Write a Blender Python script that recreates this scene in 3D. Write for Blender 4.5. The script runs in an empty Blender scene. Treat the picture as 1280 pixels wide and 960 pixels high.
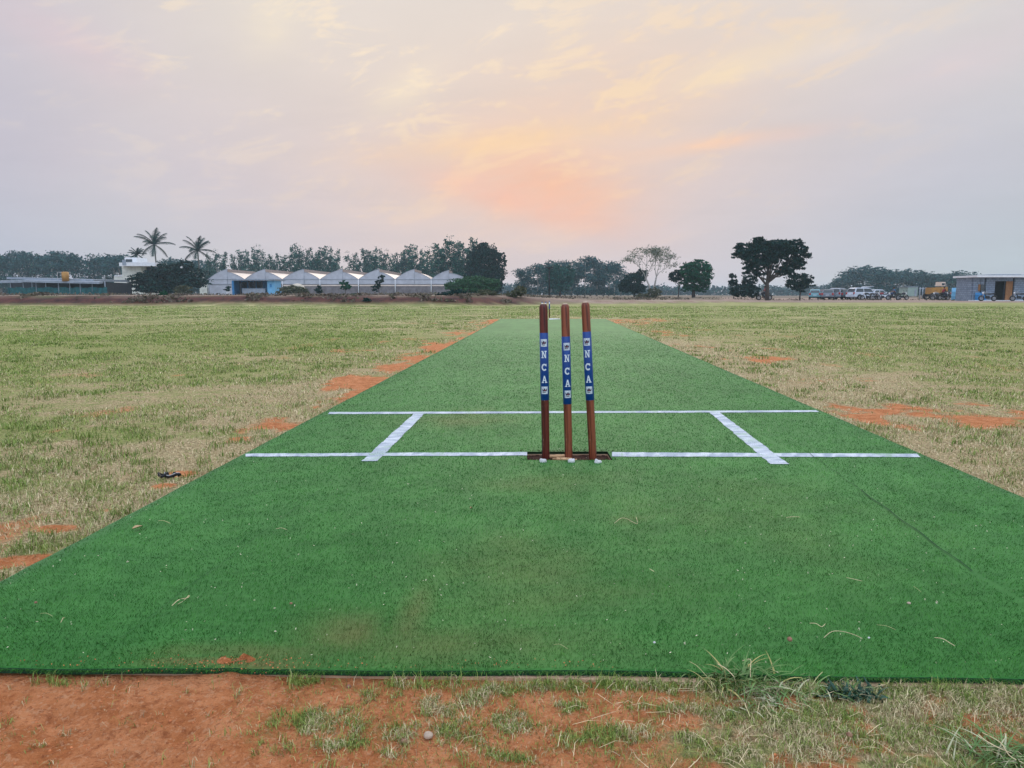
import bpy, bmesh, math, random
import numpy as np
from mathutils import Vector, Matrix
R = math.radians
rng = np.random.default_rng(7)
random.seed(7)
SC = bpy.context.scene
COL = SC.collection

# ---------------------------------------------------------------- camera
CAM_H, FPX, PITCH = 0.75, 900.0, math.atan(112.0/900.0)
cd = bpy.data.cameras.new('camera'); cam = bpy.data.objects.new('camera', cd); COL.objects.link(cam)
cd.sensor_width = 36; cd.lens = 36*FPX/1280; cd.clip_start = 0.05; cd.clip_end = 9000
cam.location = (0, 0, CAM_H); cam.rotation_euler = (math.pi/2 - PITCH, 0, 0)
SC.camera = cam
SC.render.resolution_x, SC.render.resolution_y = 1024, 768
SC.view_settings.view_transform = 'Standard'; SC.view_settings.look = 'None'
SC.view_settings.exposure = 0.0; SC.view_settings.gamma = 1.0; SC.view_settings.use_curve_mapping = False
SC.render.engine = 'CYCLES'
SC.cycles.use_denoising = True
SC.cycles.max_bounces = 6; SC.cycles.diffuse_bounces = 3; SC.cycles.glossy_bounces = 2
SC.cycles.transmission_bounces = 2; SC.cycles.volume_bounces = 1; SC.cycles.transparent_max_bounces = 6
SC.cycles.caustics_reflective = False; SC.cycles.caustics_refractive = False

# ---------------------------------------------------------------- tiny node language
class NT:
    def __init__(s, tree): s.t = tree; s.n = tree.nodes; s.l = tree.links
    def new(s, kind, **kw):
        nd = s.n.new(kind)
        for k, v in kw.items(): setattr(nd, k, v)
        return nd
    def put(s, sock, v):
        if isinstance(v, E): s.l.new(v.s, sock)
        elif isinstance(v, bpy.types.NodeSocket): s.l.new(v, sock)
        else:
            if hasattr(sock.default_value, '__len__'):
                if not hasattr(v, '__len__'): v = (v,)*len(sock.default_value)
                v = tuple(v)
                if len(sock.default_value) == 4 and len(v) == 3: v += (1,)
            sock.default_value = v
    def m(s, op, a, b=None, c=None, clamp=False):
        nd = s.new('ShaderNodeMath', operation=op, use_clamp=clamp)
        s.put(nd.inputs[0], a)
        if b is not None: s.put(nd.inputs[1], b)
        if c is not None: s.put(nd.inputs[2], c)
        return E(s, nd.outputs[0])
    def mix(s, f, a, b, blend='MIX'):
        nd = s.new('ShaderNodeMix', data_type='RGBA', blend_type=blend)
        s.put(nd.inputs[0], f); s.put(nd.inputs[6], a); s.put(nd.inputs[7], b)
        return E(s, nd.outputs[2])
    def noise(s, vec, scale, detail=4, rough=.5, dist=0.0, out=0):
        nd = s.new('ShaderNodeTexNoise')
        if vec is not None: s.put(nd.inputs['Vector'], vec)
        nd.inputs['Scale'].default_value = scale; nd.inputs['Detail'].default_value = detail
        nd.inputs['Roughness'].default_value = rough; nd.inputs['Distortion'].default_value = dist
        return E(s, nd.outputs[out])
    def comb(s, x, y, z):
        nd = s.new('ShaderNodeCombineXYZ')
        for i, v in enumerate((x, y, z)): s.put(nd.inputs[i], v)
        return E(s, nd.outputs[0])
    def sep(s, v):
        nd = s.new('ShaderNodeSeparateXYZ'); s.put(nd.inputs[0], v)
        return [E(s, o) for o in nd.outputs]
    def sstep(s, e0, e1, x):
        nd = s.new('ShaderNodeMapRange', interpolation_type='SMOOTHSTEP')
        s.put(nd.inputs[0], x); s.put(nd.inputs[1], e0); s.put(nd.inputs[2], e1)
        return E(s, nd.outputs[0])
    def attr(s, name):
        nd = s.new('ShaderNodeAttribute', attribute_name=name)
        return E(s, nd.outputs['Fac'])
    def coord(s, which='Object'):
        return E(s, s.new('ShaderNodeTexCoord').outputs[which])
class E:
    def __init__(s, nt, sock): s.nt = nt; s.s = sock
    def __add__(s, o): return s.nt.m('ADD', s, o)
    __radd__ = __add__
    def __sub__(s, o): return s.nt.m('SUBTRACT', s, o)
    def __rsub__(s, o): return s.nt.m('SUBTRACT', o, s)
    def __mul__(s, o): return s.nt.m('MULTIPLY', s, o)
    __rmul__ = __mul__
    def __truediv__(s, o): return s.nt.m('DIVIDE', s, o)

# ---------------------------------------------------------------- world: hazy cloudy sunset sky
W = bpy.data.worlds.new('World'); SC.world = W; W.use_nodes = True
W.node_tree.nodes.clear(); w = NT(W.node_tree)
SUN_AZ, SUN_EL = R(4.5), R(12.0)
def vf(v): return ((v + 0.055)/1.055)**2.4 if v > 0.04045 else v/12.92
def srgb(r, g, b): return tuple(vf(c/255.0) for c in (r, g, b))
gen = w.coord('Generated'); dx, dy, dz = w.sep(gen)
az = w.m('ARCTAN2', dx, dy)
el = w.m('ARCSINE', dz)
def gauss(a0, e0, sa, se, tilt=0.0):
    ct, st = math.cos(tilt), math.sin(tilt)
    u, v = az - a0, el - e0
    p = (u*ct + v*st)/sa; q = (v*ct - u*st)/se
    return w.m('EXPONENT', (p*p + q*q)*-1.0)
def axy(px, py):
    x, y = (px-640)/FPX, (480-py)/FPX
    d = Vector((x, math.cos(PITCH)+y*math.sin(PITCH), -math.sin(PITCH)+y*math.cos(PITCH))).normalized()
    return math.atan2(d.x, d.y), math.asin(d.z)
# cloud plane
den = w.m('MAXIMUM', dz, 0.0) + 0.12
cp = w.comb(dx/den, dy/den, 0.0)
n_big = w.noise(cp, 0.9, 5, .55, 0.6)
# wispy texture, stretched along a slant
rot = w.new('ShaderNodeMapping'); rot.inputs['Rotation'].default_value = (0, 0, R(28)); rot.inputs['Scale'].default_value = (1.6, 4.2, 1)
w.put(rot.inputs[0], cp)
n_str = w.noise(E(w, rot.outputs[0]), 1.1, 8, .62, 0.9)
ca_, sa_ = math.cos(.22), math.sin(.22)
uu, vv = az*ca_ + el*sa_, el*ca_ - az*sa_
n_sl = w.noise(w.comb(uu*4.0, vv*14.0, 2.0), 1.0, 9, .64, 0.7)
n_w = w.noise(w.comb(uu*9.0, vv*24.0, 5.0), 1.0, 8, .66, 0.5)
warp = (n_big - 0.5)
# base vertical gradient
horiz = w.mix(w.sstep(-0.75, 0.0, az), srgb(180, 193, 214), srgb(215, 204, 209))
horiz = w.mix(w.sstep(0.08, 0.65, az), horiz, srgb(184, 196, 210))
mid = w.mix(w.sstep(-0.7, -0.1, az), srgb(193, 192, 210), srgb(214, 202, 206))
mid = w.mix(w.sstep(0.15, 0.6, az), mid, srgb(195, 196, 208))
top = w.mix(w.sstep(-0.75, -0.25, az), srgb(204, 200, 214), srgb(228, 219, 212))
top = w.mix(w.sstep(0.1, 0.7, az), top, srgb(216, 213, 216))
sky = w.mix(w.sstep(0.01, 0.17, el), horiz, mid)
sky = w.mix(w.sstep(0.13, 0.36, el), sky, top)
# sunset glow patches
a, e = axy(690, 190); g1 = gauss(a, e, .25, .11, .32)
a, e = axy(690, 235); g2 = gauss(a, e, .11, .045, -0.25)
a, e = axy(640, 120); g3 = gauss(a, e, .50, .16, 0.1)
sky = w.mix(w.m('MULTIPLY', g3 + warp*g3*0.8, 0.35, clamp=True), sky, srgb(238, 214, 194))
sky = w.mix(w.m('MULTIPLY', g1*(n_sl*1.3 + 0.05), 0.80, clamp=True), sky, srgb(249, 207, 176))
sky = w.mix(w.m('MULTIPLY', g2*(n_sl*0.9 + n_w*1.5 - 0.3), 0.95, clamp=True), sky, srgb(250, 193, 162))
# golden wisps
wisp = w.sstep(0.505, 0.60, n_w*0.6 + n_sl*0.4)
a, e = axy(760, 130); gw = gauss(a, e, .34, .12, .18)
sky = w.mix(w.m('MULTIPLY', wisp*gw, 0.62, clamp=True), sky, srgb(255, 222, 178))
a, e = axy(430, 40); gw2 = gauss(a, e, .34, .12, .1)
sky = w.mix(w.m('MULTIPLY', wisp*gw2, 0.75, clamp=True), sky, srgb(252, 232, 205))
# the bright streaks and pale patches
for (px, py, sa, se, t, c, k) in ((890, 180, .095, .009, .10, (254, 208, 174), .7), (975, 172, .06, .008, .10, (240, 206, 198), .35),
                                (640, 176, .16, .016, .12, (255, 216, 170), .8), (505, 112, .05, .022, .5, (255, 236, 205), .5),
                                (80, 50, .09, .028, -.35, (226, 203, 210), .55), (1225, 68, .11, .03, .25, (222, 206, 212), .5),
                                (340, 25, .045, .03, .9, (250, 234, 205), .5), (1010, 68, .10, .012, .15, (236, 222, 214), .5),
                                (640, 250, .13, .022, -.25, (253, 190, 165), .55), (930, 78, .10, .018, .22, (250, 226, 190), .7)):
    a, e = axy(px, py)
    sky = w.mix(w.m('MULTIPLY', gauss(a, e, sa, se, t)*(n_w*1.9 - 0.1), k, clamp=True), sky, srgb(*c))
# faint grain of thin cloud everywhere
gr = (n_sl - 0.5)*0.10 + (n_str - 0.5)*0.05 + (n_big - 0.5)*0.10 + 1.02
sky = w.mix(1.0, sky, w.comb(gr, gr, gr), 'MULTIPLY')
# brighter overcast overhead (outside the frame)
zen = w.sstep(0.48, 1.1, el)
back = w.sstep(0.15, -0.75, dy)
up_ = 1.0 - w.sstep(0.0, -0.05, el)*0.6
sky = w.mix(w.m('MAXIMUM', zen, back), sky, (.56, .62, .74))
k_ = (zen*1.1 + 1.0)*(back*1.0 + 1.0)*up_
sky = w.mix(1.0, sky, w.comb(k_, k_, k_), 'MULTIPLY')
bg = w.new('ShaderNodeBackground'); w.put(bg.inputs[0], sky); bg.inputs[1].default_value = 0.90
nis = w.new('ShaderNodeTexSky', sky_type='NISHITA'); nis.sun_disc = False
nis.sun_elevation = SUN_EL; nis.sun_rotation = SUN_AZ; nis.dust_density = 3.0
ncl = w.mix(1.0, w.mix(1.0, E(w, nis.outputs[0]), (.10, .10, .10), 'MULTIPLY'), (.8, .8, .8), 'DARKEN')
bg2 = w.new('ShaderNodeBackground'); w.put(bg2.inputs[0], ncl); bg2.inputs[1].default_value = 0.08
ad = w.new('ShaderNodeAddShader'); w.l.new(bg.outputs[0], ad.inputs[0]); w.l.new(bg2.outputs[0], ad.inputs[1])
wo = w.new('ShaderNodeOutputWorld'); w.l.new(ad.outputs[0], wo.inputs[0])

# ---------------------------------------------------------------- sun (veiled by cloud: broad and weak)
sl = bpy.data.lights.new('sun', 'SUN'); sl.energy = 0.9; sl.angle = R(24); sl.color = (1.0, .84, .68)
so = bpy.data.objects.new('sun', sl); COL.objects.link(so)
sd = Vector((math.sin(SUN_AZ)*math.cos(SUN_EL+R(14)), math.cos(SUN_AZ)*math.cos(SUN_EL+R(14)), math.sin(SUN_EL+R(14))))
so.rotation_euler = sd.to_track_quat('Z', 'Y').to_euler()

# ---------------------------------------------------------------- geometry helpers
SP, CP = math.sin(PITCH), math.cos(PITCH)
def ray(px, py):
    x, y = (px-640)/FPX, (480-py)/FPX
    return x, CP + y*SP, -SP + y*CP
def gp(px, py, z=0.0):                     # point of the photo on the plane z
    x, y, d = ray(px, py); t = (CAM_H - z)/(-d)
    return Vector((x*t, y*t, z))
def at(px, py, D):                         # point of the photo at distance D
    x, y, d = ray(px, py); t = D/y
    return Vector((x*t, D, CAM_H + d*t))

def h2(ix, iy, seed):
    n = (ix.astype(np.int64)*374761393 + iy.astype(np.int64)*668265263 + seed*1442695041) & 0xffffffff
    n = ((n ^ (n >> 13))*1274126177) & 0xffffffff
    return ((n ^ (n >> 16)) & 0xffff)/65535.0
def vn(x, y, seed=0):
    x = np.asarray(x, float); y = np.asarray(y, float)
    ix, iy = np.floor(x), np.floor(y); fx, fy = x-ix, y-iy
    fx = fx*fx*(3-2*fx); fy = fy*fy*(3-2*fy)
    a, b = h2(ix, iy, seed), h2(ix+1, iy, seed); c, d = h2(ix, iy+1, seed), h2(ix+1, iy+1, seed)
    return (a*(1-fx)+b*fx)*(1-fy) + (c*(1-fx)+d*fx)*fy
def fbm(x, y, seed=0, oct=4, gain=.5):
    s, a, t = 0, 1.0, 0
    for i in range(oct):
        s = s + a*vn(x*2**i + 17.3*i, y*2**i - 9.1*i, seed+i*13); t += a; a *= gain
    return s/t
def ss(a, b, x):
    t = np.clip((x-a)/(b-a), 0, 1); return t*t*(3-2*t)

def mesh_np(name, V, F, mats, parent=None, attrs=None, smooth=False, loc=(0, 0, 0), matidx=None):
    """V (n,3); F (m,k) array or list of arrays (each with its own k)."""
    Fs = F if isinstance(F, list) else [F]
    me = bpy.data.meshes.new(name)
    me.vertices.add(len(V)); me.vertices.foreach_set('co', np.ascontiguousarray(V, dtype=np.float32).ravel())
    loops = np.concatenate([f.ravel() for f in Fs]).astype(np.int32)
    tot = np.concatenate([np.full(len(f), f.shape[1], np.int32) for f in Fs])
    st = np.concatenate([[0], np.cumsum(tot)[:-1]]).astype(np.int32)
    me.loops.add(len(loops)); me.loops.foreach_set('vertex_index', loops)
    me.polygons.add(len(tot)); me.polygons.foreach_set('loop_start', st)
    try: me.polygons.foreach_set('loop_total', tot)
    except Exception: pass
    if matidx is not None: me.polygons.foreach_set('material_index', matidx.astype(np.int32))
    me.update(calc_edges=True)
    if smooth: me.polygons.foreach_set('use_smooth', np.ones(len(tot), bool))
    for an, (dom, val) in (attrs or {}).items():
        at_ = me.attributes.new(an, 'FLOAT', dom); at_.data.foreach_set('value', np.ascontiguousarray(val, dtype=np.float32))
    for m_ in (mats if isinstance(mats, (list, tuple)) else [mats]): me.materials.append(m_)
    o = bpy.data.objects.new(name, me); COL.objects.link(o); o.parent = parent; o.location = loc
    return o

def tag(o, label=None, cat=None, group=None, kind=None):
    if label: o['label'] = label
    if cat: o['category'] = cat
    if group: o['group'] = group
    if kind: o['kind'] = kind
    return o
def empty(name, loc, rz=0, label=None, cat=None, group=None):
    o = bpy.data.objects.new(name, None); COL.objects.link(o); o.location = loc; o.rotation_euler = (0, 0, rz)
    o.empty_display_size = .1
    return tag(o, label, cat, group)
def copy_tree(o, parent=None):
    c = o.copy(); COL.objects.link(c); c.parent = parent
    for ch in list(o.children): copy_tree(ch, c)
    return c

class MB:
    def __init__(s): s.v = []; s.f = []; s.sm = []
    def add(s, vs, fs, smooth=False):
        b = len(s.v); s.v += [tuple(v) for v in vs]; s.f += [tuple(i+b for i in f) for f in fs]; s.sm += [smooth]*len(fs)
        return s
    def box(s, c, d, rz=0, tilt=None):
        hx, hy, hz = d[0]/2, d[1]/2, d[2]/2
        M = Matrix.Rotation(rz, 3, 'Z')
        if tilt is not None: M = M @ tilt
        vs = [M @ Vector((x*hx, y*hy, z*hz)) + Vector(c) for z in (-1, 1) for y in (-1, 1) for x in (-1, 1)]
        return s.add(vs, [(0, 2, 3, 1), (4, 5, 7, 6), (0, 1, 5, 4), (2, 6, 7, 3), (0, 4, 6, 2), (1, 3, 7, 5)])
    def tube(s, pts, rad, n=8, cap=True):
        pts = [Vector(p) for p in pts]
        if not hasattr(rad, '__len__'): rad = [rad]*len(pts)
        vs = []
        up = Vector((0, 0, 1))
        for i, p in enumerate(pts):
            d = (pts[min(i+1, len(pts)-1)] - pts[max(i-1, 0)])
            if d.length < 1e-9: d = up
            d.normalize(); a = d.cross(Vector((0.13, .99, 0.02)) if abs(d.y) < .9 else Vector((1, 0, 0))).normalized(); b = d.cross(a)
            for k in range(n):
                t = 2*math.pi*k/n; vs.append(p + (a*math.cos(t) + b*math.sin(t))*rad[i])
        fs = [(i*n+k, i*n+(k+1) % n, (i+1)*n+(k+1) % n, (i+1)*n+k) for i in range(len(pts)-1) for k in range(n)]
        s.add(vs, fs, True)
        if cap:
            b0 = len(s.v) - len(vs)
            s.f += [tuple(b0+k for k in range(n))[::-1], tuple(b0+(len(pts)-1)*n+k for k in range(n))]; s.sm += [False, False]
        return s
    def prism(s, outline, y0, y1, top=1.0, zref=None, shrink0=1.0):
        """side outline (x,z) extruded over y; `top` narrows y towards max z."""
        zs = [p[1] for p in outline]; z0, z1 = min(zs), max(zs)
        yc, hy = (y0+y1)/2, (y1-y0)/2
        n = len(outline); vs = []
        for sgn in (-1, 1):
            for (x, z) in outline:
                k = 1 + (top-1)*((z-z0)/max(z1-z0, 1e-6)); vs.append((x, yc + sgn*hy*k, z))
        fs = [tuple(range(n)), tuple(range(2*n-1, n-1, -1))] + [(i, i+n, (i+1) % n + n, (i+1) % n) for i in range(n)]
        return s.add(vs, fs)
    def ell(s, c, r, n=12, m=8):
        vs = []; fs = []
        for j in range(m+1):
            ph = math.pi*j/m
            for i in range(n):
                th = 2*math.pi*i/n
                vs.append((c[0]+r[0]*math.sin(ph)*math.cos(th), c[1]+r[1]*math.sin(ph)*math.sin(th), c[2]+r[2]*math.cos(ph)))
        for j in range(m):
            for i in range(n): fs.append((j*n+i, (j+1)*n+i, (j+1)*n+(i+1) % n, j*n+(i+1) % n))
        return s.add(vs, fs, True)
    def build(s, name, mat, parent=None, loc=(0, 0, 0), bevel=0):
        me = bpy.data.meshes.new(name); me.from_pydata([tuple(v) for v in s.v], [], s.f)
        me.polygons.foreach_set('use_smooth', s.sm); me.materials.append(mat)
        bm = bmesh.new(); bm.from_mesh(me); bmesh.ops.remove_doubles(bm, verts=bm.verts, dist=1e-6)
        bmesh.ops.recalc_face_normals(bm, faces=bm.faces); bm.to_mesh(me); bm.free()
        o = bpy.data.objects.new(name, me); COL.objects.link(o); o.parent = parent; o.location = loc
        if bevel:
            b = o.modifiers.new('bevel', 'BEVEL'); b.width = bevel; b.segments = 2; b.limit_method = 'ANGLE'
        return o

# ---------------------------------------------------------------- materials
def material(name, col, rough=.7, var=.15, scale=6, spec=.3, bump=0, metal=0, col2=None, coord='Object', emit=None, bscale=None):
    m_ = bpy.data.materials.new(name); m_.use_nodes = True; m_.node_tree.nodes.clear(); t = NT(m_.node_tree)
    p = t.new('ShaderNodeBsdfPrincipled'); o = t.new('ShaderNodeOutputMaterial'); t.l.new(p.outputs[0], o.inputs[0])
    c = t.coord(coord); n = t.noise(c, scale, 5, .6)
    dark = tuple(x*(1-var) for x in col); lite = tuple(min(1, x*(1+var)) for x in col)
    cc = t.mix(t.sstep(.3, .7, n), dark, col2 or lite)
    t.put(p.inputs['Base Color'], cc); p.inputs['Roughness'].default_value = rough
    p.inputs['Specular IOR Level'].default_value = spec; p.inputs['Metallic'].default_value = metal
    if bump:
        b = t.new('ShaderNodeBump'); b.inputs['Strength'].default_value = bump; b.inputs['Distance'].default_value = .02
        t.put(b.inputs['Height'], t.noise(c, bscale or scale*4, 6, .65)); t.l.new(b.outputs[0], p.inputs['Normal'])
    return m_
def leaf_mat(name, c1, c2, c3=None, rough=.55):
    m_ = bpy.data.materials.new(name); m_.use_nodes = True; m_.node_tree.nodes.clear(); t = NT(m_.node_tree)
    p = t.new('ShaderNodeBsdfPrincipled'); o = t.new('ShaderNodeOutputMaterial'); t.l.new(p.outputs[0], o.inputs[0])
    r = t.attr('rnd'); cc = t.mix(r, c1, c2)
    if c3: cc = t.mix(t.sstep(.80, .95, r), cc, c3)
    t.put(p.inputs['Base Color'], cc); p.inputs['Roughness'].default_value = rough; p.inputs['Specular IOR Level'].default_value = .1
    return m_

M = {}
M['white'] = material('white_paint', (.72, .75, .78), .5, .08, 3)
M['cream'] = material('cream_wall', (.62, .64, .58), .8, .15, 1.5)
M['grey'] = material('grey_sheet', (.26, .31, .37), .5, .15, 2)
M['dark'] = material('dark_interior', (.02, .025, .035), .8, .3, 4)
M['bark'] = material('bark', (.055, .045, .04), .9, .4, 8, bump=.4)
M['palebark'] = material('pale_bark', (.30, .29, .27), .9, .3, 5)
M['tealnet'] = material('teal_netting', (.012, .10, .11), .8, .3, 2)
M['yellow'] = material('yellow_plastic', (.36, .19, .045), .5, .1, 3)
M['blue'] = material('blue_sheet', (.03, .22, .50), .5, .2, 2)
M['paleblue'] = material('pale_blue_sheet', (.16, .45, .72), .5, .1, 2)
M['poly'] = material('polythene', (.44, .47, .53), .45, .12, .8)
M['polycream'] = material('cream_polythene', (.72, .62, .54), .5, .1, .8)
M['vent'] = material('brown_vent_net', (.27, .22, .20), .8, .15, 2)
M['netbrown'] = material('grey_brown_netting', (.17, .16, .17), .9, .25, 1.2)
M['tarp'] = material('beige_tarpaulin', (.50, .46, .38), .6, .15, 2)
M['tyre'] = material('rubber', (.015, .015, .017), .8, .3, 8)
M['rim'] = material('rim_metal', (.35, .37, .40), .35, .1, 8, metal=.6)
M['glass'] = material('dark_glass', (.02, .035, .045), .08, .1, 2, spec=.6)
M['tail'] = material('red_lamp', (.35, .02, .02), .3, .1, 8)
M['lamp'] = material('clear_lamp', (.75, .78, .8), .2, .05, 8)
M['black'] = material('black_plastic', (.012, .014, .018), .5, .3, 8)
M['skin'] = material('skin', (.16, .08, .05), .6, .1, 8)
M['hair'] = material('hair', (.01, .009, .008), .7, .2, 20)

# ---------------------------------------------------------------- layout of mat / crease lines (ground points)
ZM = 0.022
PL0, PL1 = gp(-192, 829, ZM), gp(626, 398.5, ZM)      # left edge near/far
PR0, PR1 = gp(1824, 855, ZM), gp(757, 398.5, ZM)
def ledge(y): return PL0.x + (PL1.x-PL0.x)*(y-PL0.y)/(PL1.y-PL0.y)
def redge(y): return PR0.x + (PR1.x-PR0.x)*(y-PR0.y)/(PR1.y-PR0.y)
YN0, YN1 = PL0.y, PR0.y                               # near edge depth at the two sides
YFAR = PL1.y
def ynear(x):
    t = (x-PL0.x)/(PR0.x-PL0.x); base = YN0 + (YN1-YN0)*t
    return base + 0.007*np.sin(x*3.1+1.0) + 0.004*np.sin(x*8.3) + .006*(fbm(np.asarray(x)/.07, np.zeros_like(np.asarray(x, float)), 71, 3)-.5)
H0, H1 = gp(659, 575, ZM), gp(765, 564.5, ZM)         # slot for the stumps
HX0, HX1, HY0, HY1 = H0.x, gp(765, 574, ZM).x, H0.y, H1.y

def patch_fn(lst, z=0.0):
    out = []
    for (px, py, rx, ry, k) in lst:
        c = gp(px, py, z); a, b = gp(px, py-ry, z), gp(px, py+ry, z)
        out.append((c.x, c.y, max(rx*c.y/FPX, .01), max(abs(a.y-b.y)/2, .01), k))
    def f(x, y):
        r = np.zeros_like(x)
        w1_, w2_ = fbm(x/.22, y/.3, 201, 4)-.5, fbm(x/.22, y/.3, 202, 4)-.5
        for (cx, cy, sx, sy, k) in out:
            X, Y = x + w1_*min(sx, .6)*1.8, y + w2_*min(sy, 1.5)*1.8
            r = np.maximum(r, k*np.exp(-(((X-cx)/sx)**2 + ((Y-cy)/sy)**2)*.9))
        return r
    return f
soil_p = patch_fn([(1190, 922, 50, 9, .8), (1000, 925, 60, 9, .7), (1060, 955, 60, 8, .7), (120, 905, 330, 75, 1.3), (-60, 960, 420, 60, 1.3), (250, 846, 330, 20, 1.3), (40, 860, 260, 40, 1.3), (280, 960, 260, 50, 1.2), (560, 852, 300, 10, 1.0), (800, 905, 90, 14, .8), (700, 925, 120, 34, .95), (620, 950, 90, 20, .8), (900, 854, 420, 5, .9), (840, 940, 90, 12, .7),
    (1050, 940, 60, 14, .62), (900, 900, 70, 12, .7), (420, 930, 90, 26, .75), (600, 872, 80, 8, .75), (470, 868, 70, 8, .8),
    (68, 662, 34, 6, .95), (12, 706, 42, 9, .95), (348, 528, 46, 13, .95), (300, 550, 40, 9, .62), (395, 506, 50, 12, .75), (590, 416, 40, 8, .7), (520, 452, 70, 12, .85), (560, 432, 50, 9, .9), (475, 474, 60, 16, .8), (225, 592, 26, 5, .9), (205, 610, 20, 4, .7), (130, 640, 30, 5, .6),
    (455, 480, 55, 17, .95), (500, 462, 40, 14, 1.0), (548, 438, 38, 9, .95), (430, 500, 40, 12, .8), (400, 487, 40, 8, .6), (612, 403, 22, 4, .95), (580, 425, 20, 5, .8),
    (440, 440, 50, 7, .72), (330, 445, 60, 6, .55), (250, 470, 60, 6, .6), (180, 520, 70, 6, .5), (230, 500, 50, 5, .5),
    (948, 447, 56, 6, .85), (870, 435, 50, 5, .62), (1058, 519, 34, 9, .95), (1120, 513, 90, 9, .8), (1215, 528, 110, 15, .85), (1270, 520, 80, 12, .8), (1130, 460, 60, 5, .6),
    (1010, 475, 60, 6, .62), (1080, 475, 50, 5, .6), (1230, 598, 60, 7, .55), (795, 402, 34, 5, .8), (830, 415, 34, 5, .6), (820, 400, 70, 3, .7), (1210, 505, 60, 5, .6),
    (1150, 548, 60, 7, .5), (1280, 560, 80, 6, .5)])
dry_p = patch_fn([(250, 560, 260, 40, .8), (90, 640, 260, 50, .75), (300, 500, 260, 26, .7), (1200, 560, 200, 50, .95), (1000, 480, 160, 26, .9), (880, 440, 110, 16, .8), (1100, 510, 200, 24, .8),
    (1100, 905, 260, 45, .9), (300, 445, 260, 12, .5), (700, 400, 200, 5, .6), (1230, 620, 80, 40, .8)])
green_p = patch_fn([(430, 905, 60, 24, 1.0), (560, 895, 70, 24, .9), (560, 925, 110, 20, .7), (385, 852, 40, 12, .9), (640, 880, 60, 20, .8), (700, 862, 300, 8, .9), (1150, 865, 160, 12, .9), (960, 862, 110, 22, 1.1), (1250, 950, 60, 20, 1.0), (900, 945, 120, 16, .6),
    (80, 540, 160, 14, .6), (60, 610, 120, 12, .5), (120, 430, 300, 16, .8), (30, 690, 60, 10, .7), (40, 740, 40, 10, .6)])

def bank_y(x, y):
    """distance of the far edge of the field, as a function of direction"""
    u = x/np.maximum(y, 1)*FPX + 640
    return 48 + 6*ss(560, 720, u) + 13*ss(720, 1000, u)
def terrain(x, y):
    u = x/np.maximum(y, 1)*FPX + 640
    b = bank_y(x, y) + 1.2*(fbm(x*.15, y*.02, 5)-.5)
    left = 1-ss(600, 760, u)
    hi = .66*left + .26*(ss(600, 760, u)*(1-ss(860, 980, u)))
    z = hi*ss(0, 2.6, y-b) + 0.16*hi*(fbm(x*.9, y*.9, 9)-.5)*ss(0, 2.6, y-b)
    z = z - .10*np.exp(-((y-b+.4)/.5)**2)*left
    # gentle fall on the right
    return z + np.maximum(0, y-150)*0.0
def on_mat(x, y, pad=0.0):
    yn = YN0 + (YN1-YN0)*(x-PL0.x)/(PR0.x-PL0.x)
    return (x > ledge(y)-pad) & (x < redge(y)+pad) & (y > yn-pad) & (y < YFAR+pad)
def dmat(x, y):
    d = np.maximum(np.maximum(ledge(y)-x, x-redge(y)), np.maximum(YN1-y, y-YFAR))
    return d
def masks(x, y):
    b = bank_y(x, y); d = dmat(x, y)
    sc = np.clip(y*.12, .12, 3.5)
    nz = .6*fbm(x/.35, y/.35, 21) + .4*fbm(x/1.6, y/3.0, 31)
    n2 = fbm(x/.06, y/.06, 44)
    s = soil_p(x, y)
    s = s*.92 + .55*(nz-.5)*1.7 + .34*(n2-.5) + .18*np.exp(-np.abs(d)/.10)*(y > 1.5) + 1.5*np.clip(fbm(x/.28, y/.7, 231, 4)-.44, 0, 1)*np.exp(-np.maximum(d, 0)/.9)*(y > 1.5)
    soil = ss(.35, .95, s)
    # scattered small bare spots
    soil = np.maximum(soil, .75*ss(.66, .80, fbm(x/.5, y/1.1, 77, 5))*np.exp(-np.maximum(d, 0)/4.0)*ss(0, .4, d))
    rt_ = ss(.05, .55, x + .35*(fbm(x/.10, y/.06, 89, 3)-.5))
    soil = np.maximum(soil, np.where((y < 1.45) & ~on_mat(x, y, 0.0), (.85-.10*fbm(x/.05, y/.05, 87, 3))*(1-rt_) + rt_*(.15+.62*ss(.35, .6, fbm(x/.06, y/.06, 88, 3))), .10))
    far = ss(.0, 1.2, y-b)
    dry = dry_p(x, y) + .75*(fbm(x/1.3, y/2.2, 55)-.5) + .5*np.exp(-np.maximum(d, 0)/.7)*(y > 1.5) + .4*(fbm(x/.12, y/.12, 61)-.5)
    grn = green_p(x, y)
    dry = np.clip(.30 + dry*.62 - grn*.8, 0, 1)
    return soil, dry, far
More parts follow.
